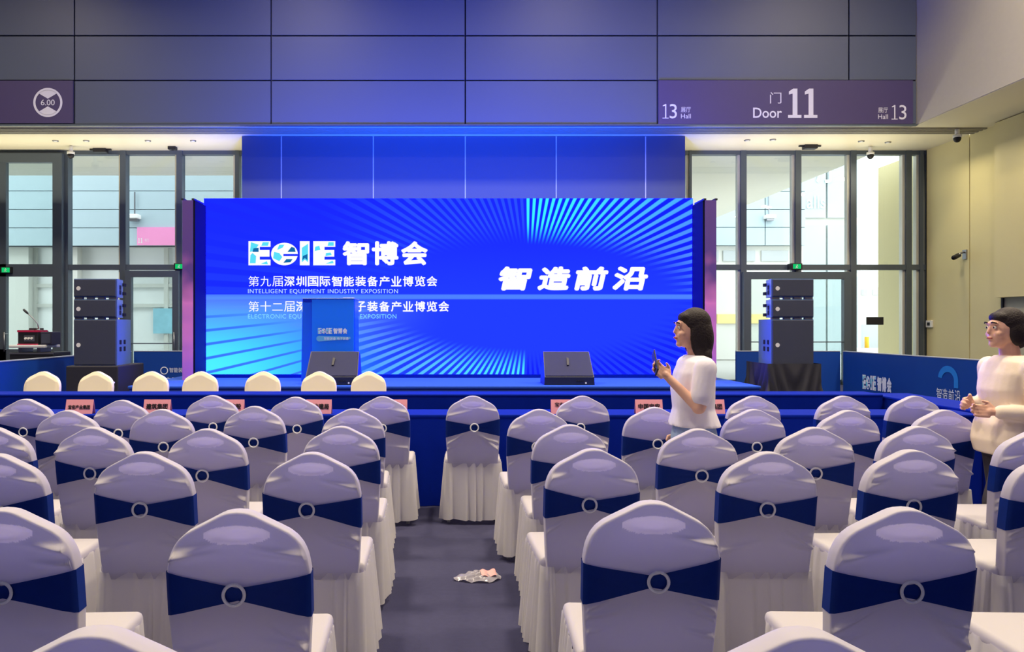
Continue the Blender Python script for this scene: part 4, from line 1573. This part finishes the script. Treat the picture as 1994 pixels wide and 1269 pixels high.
def person(label, loc, rz, spec):
    """figure facing local -X; y is its left-right axis (left hand at -y)"""
    t = thing('person', label, 'person', loc, rz)
    k = spec['h'] / 1.60
    sk, sh_, tr_, hr_, so_ = spec['skin'], spec['shirt'], spec['trousers'], spec['hair'], spec['shoe']
    V = lambda x, y, z: (x * k, y * k, z * k)
    b = MB()
    # head: skull, jaw, nose, brow, chin, ears, neck
    hz = 1.485
    b.ell(V(0.005, 0, hz), (0.092 * k, 0.074 * k, 0.104 * k))
    b.ell(V(-0.034, 0, hz - 0.048), (0.058 * k, 0.054 * k, 0.068 * k))
    b.ell(V(-0.068, 0, hz - 0.094), (0.022 * k, 0.026 * k, 0.02 * k))
    limb(b, [V(-0.086, 0, hz + 0.010), V(-0.098, 0, hz - 0.022)], [0.008 * k, 0.0105 * k], 8)
    b.ell(V(-0.088, 0, hz - 0.058), (0.012 * k, 0.022 * k, 0.011 * k))
    b.ell(V(-0.078, 0, hz + 0.03), (0.016 * k, 0.05 * k, 0.012 * k))
    for s in (-1, 1):
        b.ell(V(-0.058, s * 0.036, hz - 0.035), (0.028 * k, 0.022 * k, 0.024 * k))
        b.ell(V(0.012, s * 0.076, hz - 0.015), (0.018 * k, 0.008 * k, 0.03 * k))
    limb(b, [V(0.02, 0, hz - 0.05), V(0.035, 0, 1.30)], [0.05 * k, 0.055 * k])
    # trunk
    tr = [(0.035, 0, 1.325, 0.055, 0.07), (0.03, 0, 1.29, 0.075, 0.15), (0.02, 0, 1.22, 0.095, 0.172), (0.01, 0, 1.12, 0.108, 0.158), (0.015, 0, 1.0, 0.09, 0.13), (0.015, 0, 0.92, 0.1, 0.142), (0.02, 0, 0.82, 0.118, 0.165), (0.02, 0, 0.76, 0.11, 0.16)]
    loft(b, [tuple(q * k for q in s) for s in tr])
    for A in spec['arms']:
        limb(b, [V(*p) for p in A['p']], [r * k for r in (0.05, 0.042, 0.034, 0.025)] if len(A['p']) == 4 else [r * k for r in (0.05, 0.04, 0.025)])
        p0, p1 = Vector(A['p'][-2]), Vector(A['p'][-1])
        hand(b, V(*A['p'][-1]), A.get('hd', (p1 - p0)), A['side'], A.get('curl', 0.7))
    for L in spec['legs']:
        limb(b, [V(*p) for p in L['p']], [0.082 * k, 0.054 * k, 0.052 * k, 0.034 * k])
        f = Vector(V(*L['p'][-1]))
        tz = L.get('toe', 0.0)
        limb(b, [f, f + Vector((-0.07, 0, -0.045 + tz * 0.3)) * k, f + Vector((-0.14, 0, -0.06 + tz)) * k], [0.036 * k, 0.034 * k, 0.026 * k], 10)
    remesh(b, 'body', sk, t, 0.0055 * k, 3)
    # face features
    for s in (-1, 1):
        MB().ell(V(-0.0800, s * 0.031, hz + 0.006), (0.007 * k, 0.013 * k, 0.008 * k), 12, 8).build('eye', mat('eye_white', srgb(235, 232, 228), 0.3), t, True)
        MB().ell(V(-0.0858, s * 0.031, hz + 0.006), (0.003 * k, 0.006 * k, 0.006 * k), 10, 6).build('iris', mat('iris_brown', srgb(40, 25, 20), 0.2), t, True)
        MB().tube([V(-0.09, s * 0.015, hz + 0.034), V(-0.094, s * 0.032, hz + 0.038), V(-0.083, s * 0.052, hz + 0.032)], 0.004 * k, 6).build('eyebrow', hr_, t, True)
    MB().tube([V(-0.088, -0.022, hz - 0.058), V(-0.1, 0, hz - 0.056), V(-0.088, 0.022, hz - 0.058)], [0.004 * k, 0.006 * k, 0.004 * k], 8).build('lips', mat('lip_red', srgb(176, 84, 84), 0.4), t, True)
    # hair
    h = MB()
    for e in spec['hair_e']:
        h.ell(V(e[0], e[1], hz + e[2]), (e[3] * k, e[4] * k, e[5] * k))
    remesh(h, 'hair', hr_, t, 0.008 * k, 4)
    # top: torso and sleeves
    c = MB()
    hem = spec['hem']
    ts = [s for s in tr if s[2] > hem + 0.02]
    loft(c, [(x * k, y * k, z * k, (rx + g_) * k, (ry + g_) * k) for (x, y, z, rx, ry), g_ in [(s, 0.014 + 0.012 * (s[2] < 1.1) + 0.02 * (s[2] < 0.95)) for s in ts]] + [(0.02 * k, 0, hem * k, 0.148 * k, 0.19 * k)])
    for A in spec['arms']:
        P = [Vector(V(*p)) for p in A['p']]
        if A['sleeve'] == 'long':
            limb(c, P[:-1] + [P[-2].lerp(P[-1], 0.88)], [0.064 * k, 0.056 * k, 0.05 * k, 0.042 * k][:len(P)])
        else:
            limb(c, [P[0], P[0].lerp(P[1], 0.75)], [0.066 * k, 0.062 * k])
    remesh(c, 'blouse', sh_, t, 0.009 * k, 3)
    # trousers or skirt
    g2 = MB()
    loft(g2, [(0.02 * k, 0, z * k, rx * k, ry * k) for z, rx, ry in ((0.99, 0.104, 0.143), (0.92, 0.112, 0.155), (0.82, 0.13, 0.178), (0.76, 0.125, 0.175), (0.72, 0.1, 0.16))])
    for L in spec['legs']:
        P = [Vector(V(*p)) for p in L['p']]
        if spec['bottom'] == 'trousers':
            limb(g2, P[:-1] + [P[-2].lerp(P[-1], 0.93)], [0.098 * k, 0.074 * k, 0.07 * k, 0.058 * k])
        else:
            limb(g2, [P[0], P[0].lerp(P[1], 0.85)], [0.1 * k, 0.09 * k])
    remesh(g2, spec['bottom'], tr_, t, 0.009 * k, 3)
    for L in spec['legs']:
        f = Vector(V(*L['p'][-1]))
        tz = L.get('toe', 0.0)
        s_ = MB()
        limb(s_, [f + Vector((0.03, 0, -0.035)) * k, f + Vector((-0.06, 0, -0.05 + tz * 0.3)) * k, f + Vector((-0.16, 0, -0.06 + tz)) * k], [0.043 * k, 0.042 * k, 0.034 * k], 12)
        s_.box((f.x - 0.19 * k), (f.x + 0.06 * k), f.y - 0.036 * k, f.y + 0.036 * k, f.z - 0.093 * k, f.z - 0.07 * k)
        remesh(s_, 'shoe', so_, t, 0.008 * k, 2)
    return t


M_SKIN = mat('skin', srgb(226, 176, 150), 0.5, var=0.04, vscale=30, spec=0.4)
M_HAIR = mat('dark_hair', srgb(34, 25, 26), 0.6, var=0.25, vscale=60, spec=0.3, bump=0.4, bscale=90)
WALK = [{'p': [(0.02, -0.075, 0.82), (-0.09, -0.06, 0.46), (-0.09, -0.06, 0.46), (-0.16, -0.06, 0.095)], 'toe': 0.0},
        {'p': [(0.02, 0.075, 0.82), (0.03, 0.06, 0.45), (0.035, 0.06, 0.44), (0.19, 0.06, 0.115)], 'toe': -0.02}]
d = 4.605
person('person walking on the right in cream blouse, dark hair, hands at the waist', (X(1956, d), d, 0), 0.0, {
    'h': 1.60, 'skin': M_SKIN, 'shirt': mat('cream_blouse', srgb(240, 222, 200), 0.7, var=0.03, bump=0.1, bscale=30), 'trousers': mat('charcoal_trousers', srgb(62, 58, 66), 0.7), 'hair': M_HAIR, 'shoe': M_BLACK,
    'bottom': 'trousers', 'hem': 0.74, 'legs': WALK,
    'arms': [{'p': [(0.03, -0.185, 1.25), (0.05, -0.225, 1.01), (0.045, -0.225, 1.0), (-0.14, -0.13, 1.0)], 'side': (0.2, 0.2, 1), 'hd': (-1, 0.45, 0.05), 'sleeve': 'long', 'curl': 1.0},
             {'p': [(0.03, 0.175, 1.25), (0.05, 0.2, 1.03), (0.045, 0.2, 1.02), (-0.13, 0.10, 1.03)], 'side': (0.2, -0.2, 1), 'hd': (-1, -0.5, 0.05), 'sleeve': 'long', 'curl': 1.0}],
    'hair_e': [(0.025, 0, 0.03, 0.098, 0.084, 0.1), (0.07, 0, -0.03, 0.062, 0.082, 0.095), (0.03, 0.07, -0.03, 0.05, 0.02, 0.075), (0.03, -0.07, -0.03, 0.05, 0.02, 0.075), (-0.034, 0, 0.066, 0.045, 0.064, 0.036), (0.09, 0, 0.0, 0.05, 0.06, 0.07)]})
d = 4.68
pl = person('person walking before the stage in white top, long dark hair, raised phone', (X(1345, d), d, 0), 0.0, {
    'h': 1.60, 'skin': M_SKIN, 'shirt': mat('white_blouse', srgb(228, 222, 232), 0.7, var=0.03, bump=0.1, bscale=30), 'trousers': mat('light_denim', srgb(140, 160, 196), 0.75, var=0.06), 'hair': M_HAIR, 'shoe': M_WHITE,
    'bottom': 'trousers', 'hem': 0.9, 'legs': [dict(WALK[0]), dict(WALK[1])],
    'arms': [{'p': [(0.03, -0.185, 1.25), (-0.02, -0.215, 1.03), (-0.025, -0.215, 1.03), (-0.17, -0.14, 1.19)], 'side': (0.3, 0.3, 1), 'hd': (-0.6, 0.1, 0.55), 'sleeve': 'short', 'curl': 1.0},
             {'p': [(0.03, 0.185, 1.25), (0.06, 0.2, 1.0), (0.06, 0.2, 0.99), (-0.04, 0.14, 0.82)], 'side': (-1, -0.3, 0), 'sleeve': 'short', 'curl': 0.6}],
    'hair_e': [(0.025, 0, 0.03, 0.1, 0.086, 0.1), (0.075, 0, -0.06, 0.06, 0.09, 0.14), (0.075, 0, -0.17, 0.045, 0.1, 0.09), (0.03, 0.072, -0.06, 0.055, 0.022, 0.12), (0.03, -0.072, -0.06, 0.055, 0.022, 0.12), (-0.034, 0, 0.066, 0.045, 0.064, 0.036)]})
ph = MB().bbox(-0.036, 0.036, -0.005, 0.005, -0.072, 0.072, 0.004).build('mobile_phone', M_BLACK, None)
ph.location = (X(1345, d) - 0.255, d - 0.145, 1.285)
ph.rotation_euler = (0, 0.65, PI / 2)
tag(ph, 'black phone held up by the person in the white top', 'phone')


# ------------------------------------------------------------------ litter in the aisle
def bag(u, v):
    a = u * 2 * PI
    r = 0.5 + 0.5 * v
    n1 = math.sin(a * 3 + v * 5) * 0.18 + math.sin(a * 7 - v * 9) * 0.1
    x = math.cos(a) * v * (0.14 + 0.05 * n1)
    y = math.sin(a) * v * (0.085 + 0.04 * n1)
    z = 0.035 * (1 - v ** 2) + 0.012 * math.sin(a * 5 + v * 14) * (1 - v) + 0.012 * abs(math.sin(a * 4 + 8 * v)) * v + 0.003
    return (x, y, z)


d = 1.5 * F / (1127 - VY)
pb = thing('plastic_bag', 'crumpled clear plastic bag with pink label lying in the aisle', 'bag', (X(932, d), d, 0), 0.15)
MB().grid(bag, 60, 14, wrapu=True).build('film', mat('clear_film', srgb(205, 200, 210), 0.15, var=0.3, vscale=20, translucent=0.5, spec=0.8), pb, True)
MB().grid(lambda u, v: (0.01 + 0.09 * u, -0.05 + 0.055 * v, 0.05 + 0.006 * math.sin(u * 9) - 0.02 * (1 - v)), 12, 6).build('label', mat('pink_paper', srgb(240, 170, 165), 0.6), pb)
